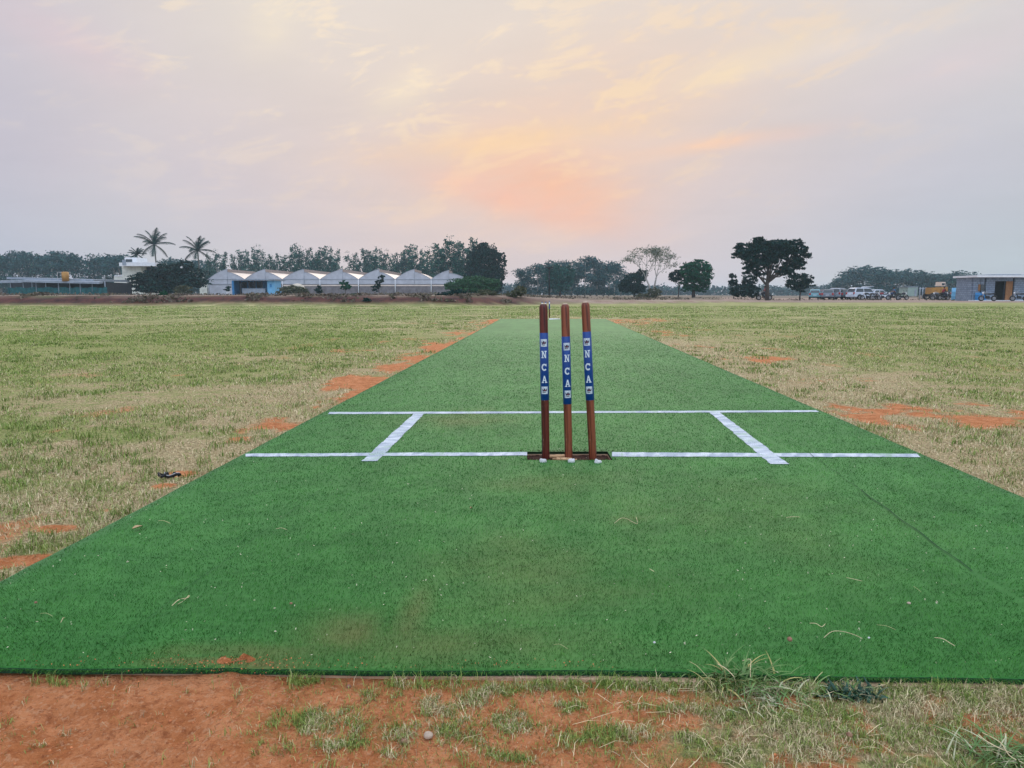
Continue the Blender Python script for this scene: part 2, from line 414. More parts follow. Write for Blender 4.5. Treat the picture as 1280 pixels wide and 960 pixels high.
# ---------------------------------------------------------------- ground sheet
def axis(lo, hi, fine, g):
    out = [0.0]
    while out[-1] < hi: out.append(out[-1] + max(fine, g*out[-1]))
    neg = [0.0]
    while neg[-1] > lo: neg.append(neg[-1] - max(fine, g*abs(neg[-1])))
    return np.array(neg[:0:-1] + out)
gx = axis(-1000, 1000, .0095, .018)
gy = np.concatenate([[-400, -120, -40, -12, -4, -1, 0, .4, .7], (lambda a: a[a > .88])(np.array([0.9*(1.0065**i) for i in range(620)])) ])
gy = np.concatenate([gy, gy[-1] + np.cumsum(np.geomspace(.8, 60, 50))])
gy = np.unique(gy)
GX, GY = np.meshgrid(gx, gy)
def ground_z(x, y):
    z = terrain(x, y)
    dm = dmat(x, y); rel = ss(.0, .07, dm)
    soil = ss(.45, .8, soil_p(x, y))
    near = np.exp(-np.abs(y)/6.0)
    lump = (fbm(x/.09, y/.055, 91, 5, .65)-.5)*.030 + (fbm(x/.5, y/.5, 92, 3)-.5)*.03
    foot = np.zeros_like(x)
    for (px, py, r, k) in ((175, 938, .05, .016), (228, 911, .035, .012), (350, 878, .05, .012), (90, 890, .06, .012), (60, 945, .07, .012), (205, 843, .03, .010), (330, 862, .03, .010), (260, 930, .05, -.01), (300, 905, .06, -.008), (120, 860, .05, -.008), (20, 870, .05, .01)):
        c = gp(px, py); foot = foot - k*np.exp(-(((x-c.x)/r)**2 + ((y-c.y)/(r*.8))**2))
    # tread marks of a studded sole
    for (px, py, a) in ((325, 872, .3), (180, 897, -.5)):
        c = gp(px, py); u = (x-c.x)*math.cos(a) + (y-c.y)*math.sin(a); v = -(x-c.x)*math.sin(a) + (y-c.y)*math.cos(a)
        foot = foot - .007*ss(.1, .6, np.sin(u*260)*np.sin(v*260))*np.exp(-((u/.07)**4 + (v/.035)**4))
    z = z + rel*(near*(lump*(.35+.65*soil)) + foot) + rel*(fbm(x/2.5, y/2.5, 93, 3)-.5)*.03*np.exp(-np.maximum(y-3, 0)/40)
    c = gp(300, 838)
    z = z + .026*np.exp(-(((x-c.x)/.07)**2 + ((y-c.y)/.030)**2))*(.3+1.3*fbm(x/.02, y/.02, 94))
    return z + np.where(y < 1.6, .004, -.006)*(1-rel) - .02*((dm < -.02) & (y > 1.5))
GZ = ground_z(GX, GY)
soil, dry, far = masks(GX, GY)
V = np.stack([GX, GY, GZ], -1).reshape(-1, 3)
ny, nx = GX.shape
idx = np.arange(ny*nx).reshape(ny, nx)
F = np.stack([idx[:-1, :-1], idx[:-1, 1:], idx[1:, 1:], idx[1:, :-1]], -1).reshape(-1, 4)

gm = bpy.data.materials.new('field_ground'); gm.use_nodes = True; gm.node_tree.nodes.clear(); t = NT(gm.node_tree)
P = t.new('ShaderNodeBsdfPrincipled'); O = t.new('ShaderNodeOutputMaterial'); t.l.new(P.outputs[0], O.inputs[0])
pos = t.coord('Object'); X, Y_, Z = t.sep(pos)
aS, aD, aF, aB = t.attr('soil'), t.attr('dry'), t.attr('far'), t.attr('bank')
nf = t.noise(pos, 70, 6, .72); nm = t.noise(pos, 11, 6, .7)
strm = t.new('ShaderNodeMapping'); strm.inputs['Scale'].default_value = (.55, 1.2, 1); t.put(strm.inputs[0], pos)
nl = t.noise(E(t, strm.outputs[0]), 1.6, 8, .72)
nl2 = t.noise(pos, .13, 5, .6)
soilc = t.mix(t.sstep(.38, .62, nm), (.50, .180, .066), (.68, .290, .130))
soilc = t.mix(t.sstep(.50, .64, t.noise(pos, 26, 6, .72, 1.2))*0.60, soilc, (.34, .110, .042))
soilc = t.mix(t.sstep(.53, .64, nf)*0.60, soilc, (.28, .088, .036))
soilc = t.mix(t.sstep(.54, .64, t.noise(pos, 120, 3, .6))*0.6, soilc, (.66, .36, .20))
dryc = t.mix(t.sstep(.42, .58, nf), (.22, .165, .080), (.68, .56, .34))
dryc = t.mix(t.sstep(.45, .60, nm)*0.6, dryc, (.46, .36, .20))
grnc = t.mix(t.sstep(.42, .58, nf), (.085, .125, .030), (.40, .43, .15))
grnc = t.mix(t.sstep(.42, .60, nl)*0.7, t.mix(.5, grnc, (.40, .38, .17)), grnc)
gra = t.mix(t.sstep(.30, .62, aD*0.55 + (nl - 0.5)*1.5 + (nm - 0.5)*1.3 + 0.22), grnc, dryc)
farg = t.mix(t.sstep(.40, .60, nl2), (.34, .38, .14), (.52, .48, .25))
farg = t.mix(t.sstep(.46, .60, nl), t.mix(.7, farg, (.13, .17, .05)), farg)
farg = t.mix(t.sstep(.54, .66, t.noise(E(t, strm.outputs[0]), .5, 7, .7))*0.6, farg, (.56, .42, .25))
gra = t.mix(t.sstep(9.0, 26.0, Y_)*0.8, gra, farg)
s_eff = t.sstep(.22, .80, aS + (nf - 0.5)*0.9 + (nm - 0.5)*1.3 + (nl - 0.5)*0.5)
base = t.mix(s_eff, gra, soilc)
# land beyond the field: dirt track and dry scrub
scrub = t.mix(t.sstep(.4, .6, t.noise(pos, .5, 6, .7)), (.12, .095, .08), (.26, .20, .15))
scrub = t.mix(t.sstep(.5, .65, nl2), scrub, (.14, .15, .08))
trackc = t.mix(t.sstep(.35, .65, t.noise(pos, .8, 5, .6)), (.27, .19, .15), (.36, .28, .23))
beyond = t.mix(t.attr('track'), scrub, trackc)
bankc = t.mix(t.sstep(.35, .62, t.noise(pos, 1.2, 6, .7)), (.050, .026, .028), (.115, .048, .040))
beyond = t.mix(aB, beyond, bankc)
base = t.mix(aF, base, beyond)
t.put(P.inputs['Base Color'], base); P.inputs['Roughness'].default_value = .92; P.inputs['Specular IOR Level'].default_value = .1
B = t.new('ShaderNodeBump'); B.inputs['Strength'].default_value = 1.0; B.inputs['Distance'].default_value = .02
t.put(B.inputs['Height'], nf*0.8 + nm*1.2 + t.noise(pos, 26, 4, .6, 1.2)*1.0); t.l.new(B.outputs[0], P.inputs['Normal'])
u_ = GX/np.maximum(GY, 1)*FPX + 640
by = bank_y(GX, GY)
left = 1-ss(600, 760, u_)
bankm = left*ss(-.6, .1, GY-by)*(1-ss(1.6, 3.0, GY-by + 1.4*(fbm(GX*.5, GY*.5, 3)-.5)))
track = left*ss(3.5, 5.5, GY-by)*(1-ss(14, 22, GY-by)) + (1-left)*ss(.2, 1.0, GY-by)*(1-ss(np.where(u_ > 900, 70, 5), np.where(u_ > 900, 90, 9), GY-by))
ground = mesh_np('ground', V, F, gm, smooth=True, attrs={'soil': ('POINT', soil.ravel()), 'dry': ('POINT', dry.ravel()),
    'far': ('POINT', far.ravel()), 'bank': ('POINT', bankm.ravel()), 'track': ('POINT', np.clip(track, 0, 1).ravel())})
tag(ground, kind='structure')

# ---------------------------------------------------------------- haze
hb = MB().box((0, 400, 5.9), (2060, 1660, 16)); 
hm = bpy.data.materials.new('haze_air'); hm.use_nodes = True; hm.node_tree.nodes.clear(); t = NT(hm.node_tree)
pv = t.new('ShaderNodeVolumePrincipled'); O = t.new('ShaderNodeOutputMaterial'); t.l.new(pv.outputs[0], O.inputs['Volume'])
pv.inputs['Color'].default_value = (.70, .88, 1.0, 1); pv.inputs['Density'].default_value = 0.00045; pv.inputs['Anisotropy'].default_value = 0.0
haze = hb.build('haze', hm); tag(haze, kind='stuff')

# ---------------------------------------------------------------- concrete strip under the mat
def slab():
    m_ = MB(); pad = .006; zt = .010
    c = [(ledge(YN0)-pad, YN0+.004), (HX0, ynear(HX0)-.009), (HX1, ynear(HX1)-.012), (redge(YN1)+pad, YN1-.022)]
    rows = [[(ledge(y)-pad, y), (HX0, y), (HX1, y), (redge(y)+pad, y)] for y in (HY0, HY1, YFAR+pad)]
    grid = [c] + rows; vs = [(x, y, zt) for r in grid for (x, y) in r] + [(x, y, -.06) for r in grid for (x, y) in r]
    fs = []
    for j in range(3):
        for i in range(3):
            if i == 1 and j == 1: continue
            a = j*4+i; fs.append((a, a+1, a+5, a+4))
    ring = [0, 1, 2, 3, 7, 11, 15, 14, 13, 12, 8, 4]
    for i in range(12): a, b = ring[i], ring[(i+1) % 12]; fs.append((a, b, b+16, a+16))
    hole = [5, 6, 10, 9]
    for i in range(4): a, b = hole[i], hole[(i+1) % 4]; fs.append((a, b, b+16, a+16))
    m_.add(vs, fs); return m_
M['concrete'] = material('dusty_concrete', (.50, .33, .22), .9, .25, 14, bump=.3)
tag(slab().build('concrete_slab', M['concrete']), 'dusty concrete strip showing as a pale edge under the green pitch mat', 'concrete slab')

# ---------------------------------------------------------------- artificial turf pitch
def turf_mat(name, dk, lt, stain_c, paint=False):
    m_ = bpy.data.materials.new(name); m_.use_nodes = True; m_.node_tree.nodes.clear(); t = NT(m_.node_tree)
    P = t.new('ShaderNodeBsdfPrincipled'); O = t.new('ShaderNodeOutputMaterial'); t.l.new(P.outputs[0], O.inputs[0])
    g = E(t, t.new('ShaderNodeNewGeometry').outputs['Position'])
    n = t.noise(g, 1.1, 5, .6); n3 = t.noise(g, 6, 4, .6)
    r = t.attr('rnd')
    if paint:
        c = t.mix(t.sstep(.1, .9, r), dk, lt)
        c = t.mix(t.sstep(.50, .72, n3*0.7 + r*0.3)*0.8, c, (.22, .36, .28))
    else:
        fine = t.noise(g, 420, 2, .6)
        c = t.mix(t.m('ADD', r*0.75, fine*0.3, clamp=True), dk, lt)
        tint = t.mix(t.sstep(.36, .64, n*0.6 + t.noise(g, .35, 3, .5)*0.4), (.74, .86, .78), (1.26, 1.10, 1.22))
        tint = t.mix(1.0, tint, t.mix(t.sstep(.40, .62, n3), (.88, .92, .90), (1.08, 1.06, 1.04)), 'MULTIPLY')
        c = t.mix(1.0, c, tint, 'MULTIPLY')
        c = t.mix(t.m('MULTIPLY', t.attr('stain')*(n3*1.1 + 0.2), 1.0, clamp=True), c, stain_c)
    t.put(P.inputs['Base Color'], c); P.inputs['Roughness'].default_value = .7; P.inputs['Specular IOR Level'].default_value = .15; P.inputs['Sheen Weight'].default_value = .10; P.inputs['Sheen Roughness'].default_value = .35; P.inputs['Sheen Tint'].default_value = (.75, 1, .78, 1)
    return m_
STC = (.16, .13, .05)
M['turf'] = turf_mat('turf_pile', (.003, .042, .006), (.108, .360, .066), STC)
M['turfbase'] = turf_mat('turf_backing', (.018, .112, .018), (.058, .225, .050), STC)
M['paint'] = turf_mat('crease_paint', (.32, .39, .48), (.62, .68, .77), STC, True)
stain_f = patch_fn([(440, 785, 60, 22, .8), (330, 815, 110, 12, .55), (525, 760, 20, 40, .6), (600, 800, 160, 26, .5), (575, 524, 55, 8, .55), (650, 700, 90, 30, .35), (790, 650, 30, 6, .4), (715, 600, 90, 12, .35), (700, 740, 120, 30, .32), (910, 640, 160, 40, .2), (240, 828, 60, 6, .7), (330, 830, 60, 8, .9)], ZM)
lines = []     # painted lines as quads on the mat
def lq(a, b, c, d): lines.append([gp(*p, ZM) for p in (a, b, c, d)])
lq((307, 571.3), (659, 569.8), (659, 565.6), (307, 567.6))
lq((765, 571.2), (1150, 571.6), (1146, 567.6), (765, 565.8))
lq((410, 518.0), (1024, 515.4), (1020, 513.2), (412, 515.4))
lq((452, 577.0), (472, 577.0), (530, 517.6), (517, 517.6))
lq((963, 580.5), (986, 580.5), (899, 515.2), (886, 515.2))
lq((686.5, 399.6), (700, 398.9), (700, 398.3), (686.5, 398.0))
def in_quad(q, x, y):
    r = np.ones_like(x, bool)
    for i in range(4):
        a, b = q[i], q[(i+1) % 4]; r &= ((b.x-a.x)*(y-a.y) - (b.y-a.y)*(x-a.x)) > 0
    return r
def mat_z(x, y): return ZM + .0022*(fbm(x/.5, y/.7, 12, 3)-.5) + .0014*(fbm(x/.13, y/.13, 14, 2)-.5)
# surface
ys = np.unique(np.concatenate([YN1 + np.concatenate([[0, .01, .02], np.geomspace(.03, YFAR-YN1, 150)]), [HY0, HY1]]))
ys = ys[ys <= YFAR+1e-6]; ts = np.linspace(0, 1, 61)
rows = []
for y in ys:
    L, Rr = ledge(y), redge(y); x = L + (Rr-L)*ts
    k0 = np.argmin(abs(x-HX0)); k1 = np.argmin(abs(x-HX1))
    rows.append(x)
xs0 = None
Xm = np.array(rows); Ym = np.repeat(ys[:, None], len(ts), 1)
# snap two columns near the slot to its sides where rows cross it
tcol = lambda X0, y: (X0-ledge(y))/(redge(y)-ledge(y))
k0 = int(round(tcol(HX0, HY0)*60)); k1 = int(round(tcol(HX1, HY0)*60))
k1 = max(k1, k0+1)
for j, y in enumerate(ys):
    f_ = np.exp(-((y-(HY0+HY1)/2)/.6)**2) if not (HY0-1e-6 <= y <= HY1+1e-6) else 1.0
    Xm[j, k0] += (HX0-Xm[j, k0])*f_; Xm[j, k1] += (HX1-Xm[j, k1])*f_
    for k in range(k0+1, k1): Xm[j, k] = Xm[j, k0] + (Xm[j, k1]-Xm[j, k0])*(k-k0)/(k1-k0)
Ym = Ym + (ynear(Xm)-YN1)*(1-ss(YN1, HY0-.2, Ym))
edge = .004*(fbm(Ym*9, Ym*0, 3)-.5)
Xm[:, 0] += edge[:, 0]*2; Xm[:, -1] += edge[:, -1]*2
Zm = mat_z(Xm, Ym); n_r, n_c = Xm.shape
V = np.stack([Xm, Ym, Zm], -1).reshape(-1, 3); idx = np.arange(n_r*n_c).reshape(n_r, n_c)
q = []
for j in range(n_r-1):
    for k in range(n_c-1):
        if k0 <= k < k1 and ys[j] >= HY0-1e-6 and ys[j+1] <= HY1+1e-6: continue
        q.append((idx[j, k], idx[j, k+1], idx[j+1, k+1], idx[j+1, k]))
n_top = len(q)
# skirts
def skirt(loop, closed=False):
    global V
    b = len(V); vv = V[loop].copy(); vv[:, 2] = .0105; V = np.concatenate([V, vv])
    n = len(loop)
    for i in range(n if closed else n-1): q.append((loop[i], b+i, b+(i+1) % n, loop[(i+1) % n]))
jh0 = int(np.where(abs(ys-HY0) < 1e-6)[0][0]); jh1 = int(np.where(abs(ys-HY1) < 1e-6)[0][0])
skirt(np.concatenate([idx[0, :], idx[1:, -1], idx[-1, -2::-1], idx[-2:0:-1, 0]]), True)
skirt(np.concatenate([idx[jh0, k0:k1+1], idx[jh0+1:jh1, k1], idx[jh1, k1:k0-1:-1], idx[jh1-1:jh0, k0] if jh1-1 > jh0 else np.array([], int)]).astype(int), True)
pitch = empty('pitch_mat', (0, 0, 0), 0, 'long green artificial turf cricket pitch with white crease lines, laid across the field', 'pitch mat')
st = stain_f(V[:, 0], V[:, 1])
M['edge'] = material('mat_edge', (.010, .045, .020), .9, .3, 60)
mi = np.zeros(len(q)); mi[n_top:] = 1
mesh_np('backing', V, np.array(q), [M['turfbase'], M['edge']], pitch, matidx=mi, attrs= {'stain': ('POINT', st), 'rnd': ('POINT', rng.random(len(V))*.5+.25)})
# pile
def blades(x, y, z, h, wd, lean, az_, n2=False, curl=0.5):
    """n blades: triangle, or quad+triangle when n2"""
    n = len(x); b = rng.random(n)*2*np.pi
    wx, wy = np.cos(b)*wd/2, np.sin(b)*wd/2
    lx, ly = np.cos(az_)*lean, np.sin(az_)*lean
    tip = np.stack([x+lx*h, y+ly*h, z+h*np.sqrt(np.clip(1-lean**2, .02, 1))], -1)
    A = np.stack([x-wx, y-wy, z], -1); Bb = np.stack([x+wx, y+wy, z], -1)
    if not n2:
        V = np.stack([A, Bb, tip], 1).reshape(-1, 3); return V, np.arange(3*n).reshape(n, 3), 1
    mx, my, mz = x+lx*h*.38*(1-curl*.6), y+ly*h*.38*(1-curl*.6), z+h*(.55+.25*curl*0)
    mz = z + h*.62*np.sqrt(np.clip(1-(lean*.6)**2, .02, 1))
    C = np.stack([mx-wx*.7, my-wy*.7, mz], -1); D = np.stack([mx+wx*.7, my+wy*.7, mz], -1)
    V = np.stack([A, Bb, D, C, tip], 1).reshape(-1, 3)
    i0 = np.arange(n)*5
    Q = np.stack([i0, i0+1, i0+2, i0+3], -1); T = np.stack([i0+3, i0+2, i0+4], -1)
    return V, [Q, T], 2
N = 760000
d = 1.22*np.exp(rng.random(N)*math.log(15/1.22)); u = (rng.random(N)*2-1)*.86; x = u*(d+.3); y = d
yn = ynear(x)
ok = (x > ledge(y)+.003) & (x < redge(y)-.003) & (y > yn+.002) & ~((x > HX0-.002) & (x < HX1+.002) & (y > HY0-.002) & (y < HY1+.002))
ok &= rng.random(N) > ss(9, 15, y)
seamR = np.interp(y, [gp(1215, 715, ZM).y, gp(1075, 613, ZM).y, 12], [gp(1215, 715, ZM).x, gp(1075, 613, ZM).x, gp(1075, 613, ZM).x*.92+.02])
seamL = np.interp(y, [gp(150, 800, ZM).y, gp(530, 515, ZM).y, 12], [gp(150, 800, ZM).x, gp(530, 515, ZM).x, gp(530, 515, ZM).x*1.0])
ok &= ~((abs(x-seamR+.004*np.sin(y*7)) < .006+.003*np.sin(y*4)) & (rng.random(N) < .93)) & ~((abs(x-seamL) < .003) & (rng.random(N) < .6))
inl = np.zeros(N, bool)
for q_ in lines[:-1]: inl |= in_quad(q_, x + .006*(fbm(x/.02, y/.02, 8)-.5), y + .010*(fbm(x/.03, y/.03, 6)-.5))
def pile(name, sel, mat, hmul=1.0):
    X, Y = x[sel], y[sel]; n = len(X)
    h = (.005 + .005*rng.random(n))*hmul*(.85+.3*fbm(X/.05, Y/.05, 4)); wd = np.maximum(.0016, Y*.00095)
    Vb, Fb, k = blades(X, Y, mat_z(X, Y)-.0015, h, wd, .25+.6*rng.random(n), fbm(X/.12, Y/.12, 23)*9 + rng.random(n)*2.5)
    r = np.clip(rng.random(n)**1.7*.95 + .25*(fbm(X/.03, Y/.03, 66)-.3), 0, 1); s_ = stain_f(X, Y)
    return mesh_np(name, Vb, Fb, mat, pitch, {'rnd': ('FACE', r), 'stain': ('FACE', s_)})
o = pile('turf_pile', ok & ~inl, M['turf']); o['kind'] = 'stuff'
n = 9000; fx = ledge(YN0) + (redge(YN1)-ledge(YN0))*rng.random(n); fy = ynear(fx) + .003*rng.random(n)
Vb, Fb, k = blades(fx, fy, mat_z(fx, fy)-.004+.003*rng.random(n), .007+.007*rng.random(n), .0017+.0006*rng.random(n), .80+.19*rng.random(n), -1.57+rng.normal(size=n)*.7)
Vb[2::3, 2] -= .010*rng.random(n)
tag(mesh_np('edge_fringe', Vb, Fb, M['turf'], pitch, {'rnd': ('FACE', rng.random(n)**1.5*.8), 'stain': ('FACE', np.zeros(n))}), kind='stuff')
# crease lines: painted sheet just above the backing plus painted fibres
fib = pile('painted_fibres', ok & inl, M['paint'], .9); 
fib['kind'] = 'stuff'
names_ = ['bowling crease', 'bowling crease', 'popping crease', 'return crease', 'return crease', 'far crease']
for qi, q_ in enumerate(lines):
    nseg = 60; vs = []; 
    for i in range(nseg+1):
        # long direction is 0->1 for the first three, 0->3 for the return creases
        if qi in (3, 4): a = q_[0].lerp(q_[3], i/nseg); b = q_[1].lerp(q_[2], i/nseg)
        else: a = q_[0].lerp(q_[1], i/nseg); b = q_[3].lerp(q_[2], i/nseg)
        j1, j2 = [.006*(random.random()-.5) for _ in range(2)]
        dd = (b-a).normalized()
        for pnt, jj in ((a, j1), (b, j2)):
            wv = .0015*math.sin(i*.37+qi*2)+.001*math.sin(i*1.1+qi)
            p2 = pnt + dd*jj + Vector((0, wv if qi not in (3, 4) else 0, 0)) + Vector((wv if qi in (3, 4) else 0, 0, 0)); vs.append((p2.x, p2.y, float(mat_z(np.array([p2.x]), np.array([p2.y]))[0]) + .0022))
    fs = [(2*i, 2*i+2, 2*i+3, 2*i+1) for i in range(nseg)]
    V_ = np.array(vs); mesh_np('crease_line', V_, np.array(fs), M['paint'], pitch, {'rnd': ('POINT', rng.random(len(V_))), 'stain': ('POINT', np.zeros(len(V_)))})
M['seam'] = material('seam_dark', (.008, .060, .014), .9, .3, 30)
for (p0, p1, wd_) in (((1215, 715), (1075, 613), .0048), ((1075, 613), (1010, 566), .0025), ((150, 800), (400, 613), .0014)):
    a_, b_ = gp(*p0, ZM), gp(*p1, ZM); vs = []
    for i in range(41):
        p = a_.lerp(b_, i/40); ww = wd_*(.35+.9*float(fbm(np.array([i*.31]), np.array([wd_*900]), 3)[0])); ox = .003*math.sin(i*.5)
        z_ = float(mat_z(np.array([p.x]), np.array([p.y]))[0]) + .0042
        vs += [(p.x-ww/2+ox, p.y, z_), (p.x+ww/2+ox, p.y, z_)]
    MB().add(vs, [(2*i, 2*i+1, 2*i+3, 2*i+2) for i in range(40)]).build('seam', M['seam'], pitch)
# soil in the slot
sl_ = MB(); nn = 24
vs = [(HX0-.01+(HX1-HX0+.02)*i/nn, HY0-.01+(HY1-HY0+.02)*j/8, .002+.012*random.random()*random.random()) for j in range(9) for i in range(nn+1)]
sl_.add(vs, [(j*(nn+1)+i, j*(nn+1)+i+1, (j+1)*(nn+1)+i+1, (j+1)*(nn+1)+i) for j in range(8) for i in range(nn)], True)
M['slotsoil'] = material('dark_red_soil', (.050, .018, .011), .95, .5, 60, bump=.6)  # dark red tone with random mottling, darker than the field soil
tag(sl_.build('slot_soil', M['slotsoil']), kind='structure')

# ---------------------------------------------------------------- field grass (blades)
N = 900000
d = .92*np.exp(rng.random(N)**1.0*math.log(46/.92)); u = (rng.random(N)*2-1)*.86; x = u*(d+.35); y = d
sl0, dr, fr = masks(x, y)
ok = ~on_mat(x, y, .0) & (fr < .5)
c1, c2, c3 = fbm(x/.07, y/.08, 101, 3), fbm(x/.35, y/.45, 102, 3), fbm(x/1.6, y/1.4, 103, 3)
w1, w2, w3 = np.exp(-y/3.0), np.exp(-((np.log(y)-1.6)/.9)**2), ss(4, 14, y)
clump = (c1*w1 + c2*w2 + c3*w3)/(w1+w2+w3); clump = .5+(clump-.5)*1.35
gap = ss(.36, .60, clump + .12*(1-dr))
keep = (1-sl0)**1.3*np.clip(.14+.86*gap+.25*(dr > .6), 0, 1)
near_fg = (y < 1.45)
ok &= rng.random(N) < keep*np.where(near_fg, .95, 1.0)
x, y, dr, clump, sl0 = x[ok], y[ok], dr[ok], clump[ok], sl0[ok]; n = len(x)
h = (.010 + .028*rng.random(n)**1.8)*(.5+1.1*clump)*np.where(dr > .6, .85, 1.0); wd = np.maximum(.0013, y*.0008)*(.7+.6*rng.random(n))
fg_ = y < 1.4; h = np.where(fg_, h*.6, h); wd = np.where(fg_, wd*.75, wd)
# plant spots of taller grass along the mat and in the foreground
lean = np.clip(.50+.60*rng.random(n)**.7, 0, .985)
Vb, Fb, k = blades(x, y, ground_z(x, y)-.002, h*(1+y*.012), wd, lean, rng.random(n)*6.283, True)
tone = np.clip(dr*.62 + .85*(rng.random(n)-.42) + .7*(fbm(x/.09, y/.12, 113)-.5) + .3*(.5-clump), 0, 1)
gmt = bpy.data.materials.new('grass_blades'); gmt.use_nodes = True; gmt.node_tree.nodes.clear(); t = NT(gmt.node_tree)
P = t.new('ShaderNodeBsdfPrincipled'); O = t.new('ShaderNodeOutputMaterial'); t.l.new(P.outputs[0], O.inputs[0])
tn, rr = t.attr('tone'), t.attr('rnd')
cg = t.mix(rr, (.07, .14, .020), (.36, .47, .11)); cy = t.mix(rr, (.26, .20, .10), (.90, .78, .50))
t.put(P.inputs['Base Color'], t.mix(t.sstep(.32, .62, tn), cg, cy)); P.inputs['Roughness'].default_value = .6; P.inputs['Specular IOR Level'].default_value = .3
rn = rng.random(n)
g_o = mesh_np('field_grass', Vb, Fb, gmt, None, {'tone': ('FACE', np.concatenate([tone, tone])), 'rnd': ('FACE', np.concatenate([rn, rn]))})
tag(g_o, kind='stuff')


fgp = patch_fn([(400, 903, 42, 20, 1.0), (425, 930, 34, 14, .95), (350, 846, 26, 6, .8), (388, 852, 26, 9, 1.0), (500, 918, 40, 18, .85), (548, 892, 36, 14, 1.0), (600, 882, 34, 12, 1.0), (575, 915, 40, 18, .9), (640, 868, 60, 6, .85),
    (655, 905, 30, 16, .9), (700, 862, 80, 6, .95), (722, 884, 22, 9, .9), (745, 925, 50, 14, .85), (780, 860, 70, 7, 1.0), (860, 860, 130, 8, 1.05), (560, 860, 80, 6, .8), (480, 945, 22, 8, .8), (640, 945, 40, 10, .7), (860, 925, 60, 18, .8),
    (1100, 905, 270, 60, .82), (920, 890, 90, 20, .75), (930, 945, 120, 20, .75), (1250, 900, 200, 80, .85), (1130, 866, 260, 10, 1.1), (60, 856, 60, 6, .5), (820, 885, 50, 10, .7), (460, 870, 40, 6, .55)])
n = 330000; x = -1.15 + 2.5*rng.random(n); y = .93 + .50*rng.random(n)
pm = fgp(x, y)*.92 + 1.15*(fbm(x/.030, y/.026, 401, 3)-.5) + .6*(fbm(x/.009, y/.009, 402, 2)-.5)
ok = (~on_mat(x, y, .006)) & (y < ynear(x)-.008) & (rng.random(n) < np.maximum(ss(.12, .85, pm)**1.4, .035*ss(-.55, -.1, x)))
x, y, pm = x[ok], y[ok], pm[ok]; n = len(x); rt = ss(.18, .42, x); edge_ = ss(.07, .02, ynear(x)-y)
tl = fbm(x/.05, y/.05, 411, 3)
ln_ = (.006 + .014*rng.random(n)**1.5)*(.6+.9*fbm(x/.04, y/.04, 405, 2))*(1+.5*edge_)
Vb, Fb, k = blades(x, y, ground_z(x, y)-.001, ln_, .0008+.0007*rng.random(n), np.clip(.35+.75*rng.random(n), 0, .985), rng.random(n)*6.283, True)
tn_ = np.clip(.27 + .9*(rng.random(n)-.5) + rt*.20 + 1.3*(tl-.5) - .25*edge_, 0, 1)
rn = rng.random(n)
tag(mesh_np('front_grass', Vb, Fb, gmt, None, {'tone': ('FACE', np.concatenate([tn_, tn_])), 'rnd': ('FACE', np.concatenate([rn, rn]))}), kind='stuff')
# taller tufts through the field
nt_ = 5200; td = 1.5*np.exp(rng.random(nt_)*math.log(44/1.5)); tx = (rng.random(nt_)*2-1)*.85*td
kp = (~on_mat(tx, td, .02)) & (masks(tx, td)[0] < .35) & (fbm(tx/1.3, td/1.6, 421, 3) + .3*rng.random(nt_) > .62); tx, td = tx[kp], td[kp]; m_k = 26
tc = rng.random(len(tx)); th_ = rng.random(len(tx))
x = np.repeat(tx, m_k) + rng.normal(size=len(tx)*m_k)*np.repeat(.018+.0035*td, m_k); y = np.repeat(td, m_k) + rng.normal(size=len(tx)*m_k)*np.repeat(.018+.0035*td, m_k)
ok = (~on_mat(x, y, .0)); x, y = x[ok], y[ok]; tcr = np.repeat(tc, m_k)[ok]; thr = np.repeat(th_, m_k)[ok]; n = len(x)
Vb, Fb, k = blades(x, y, ground_z(x, y)-.002, (.018+.030*rng.random(n))*(.5+.8*thr), np.maximum(.0020, y*.0011), np.clip(.25+.7*rng.random(n), 0, .97), rng.random(n)*6.283, True)
tn_ = np.clip(tcr*.55 + .3*(rng.random(n)-.5), 0, 1); rn = rng.random(n)*.7
tag(mesh_np('field_tufts', Vb, Fb, gmt, None, {'tone': ('FACE', np.concatenate([tn_, tn_])), 'rnd': ('FACE', np.concatenate([rn, rn]))}), kind='stuff')
#ENDFG
# ================================================================ far scenery
def unit_leaves(P, size, upbias=.5, elong=1.0, flat=None):
    """one small leaf-clump face (quad) at every point"""
    n = len(P)
    nrm = rng.normal(size=(n, 3)); nrm[:, 2] = nrm[:, 2]*(1-upbias) + upbias*np.sign(rng.random(n)-.15)*1.2
    nrm /= np.linalg.norm(nrm, axis=1)[:, None]
    r = rng.normal(size=(n, 3)); a = np.cross(nrm, r); a /= np.linalg.norm(a, axis=1)[:, None]; b = np.cross(nrm, a)
    s_ = size*(.55+.9*rng.random(n))[:, None]; a = a*s_*.5*elong; b = b*s_*.36
    V = np.stack([P-a, P+b*.9, P+a, P-b], 1).reshape(-1, 3)
    return V, np.arange(4*n).reshape(n, 4)
def crown_points(blobs, n, clump=.28, shell=.55, seed=None, per=16):
    r_ = np.random.default_rng(seed) if seed is not None else rng
    vol = np.array([b[3]*b[4]*b[5] for b in blobs])**.75; cnt = np.maximum((n*vol/vol.sum()).astype(int), 20)
    out = []
    for b, c in zip(blobs, cnt):
        k = max(4, c//per); d = r_.normal(size=(k, 3)); d /= np.linalg.norm(d, axis=1)[:, None]
        rad = shell + (1.02-shell)*r_.random(k)[:, None]**.6
        cen = d*rad*(0.86 + .28*r_.random((k, 1)))
        ci = r_.integers(0, k, c)
        p = cen[ci] + r_.normal(size=(c, 3))*clump*np.array([1, 1, .6])*(.4+.9*r_.random(k))[ci][:, None]*.5
        out.append(p*np.array(b[3:6]) + np.array(b[:3]))
    return np.concatenate(out)
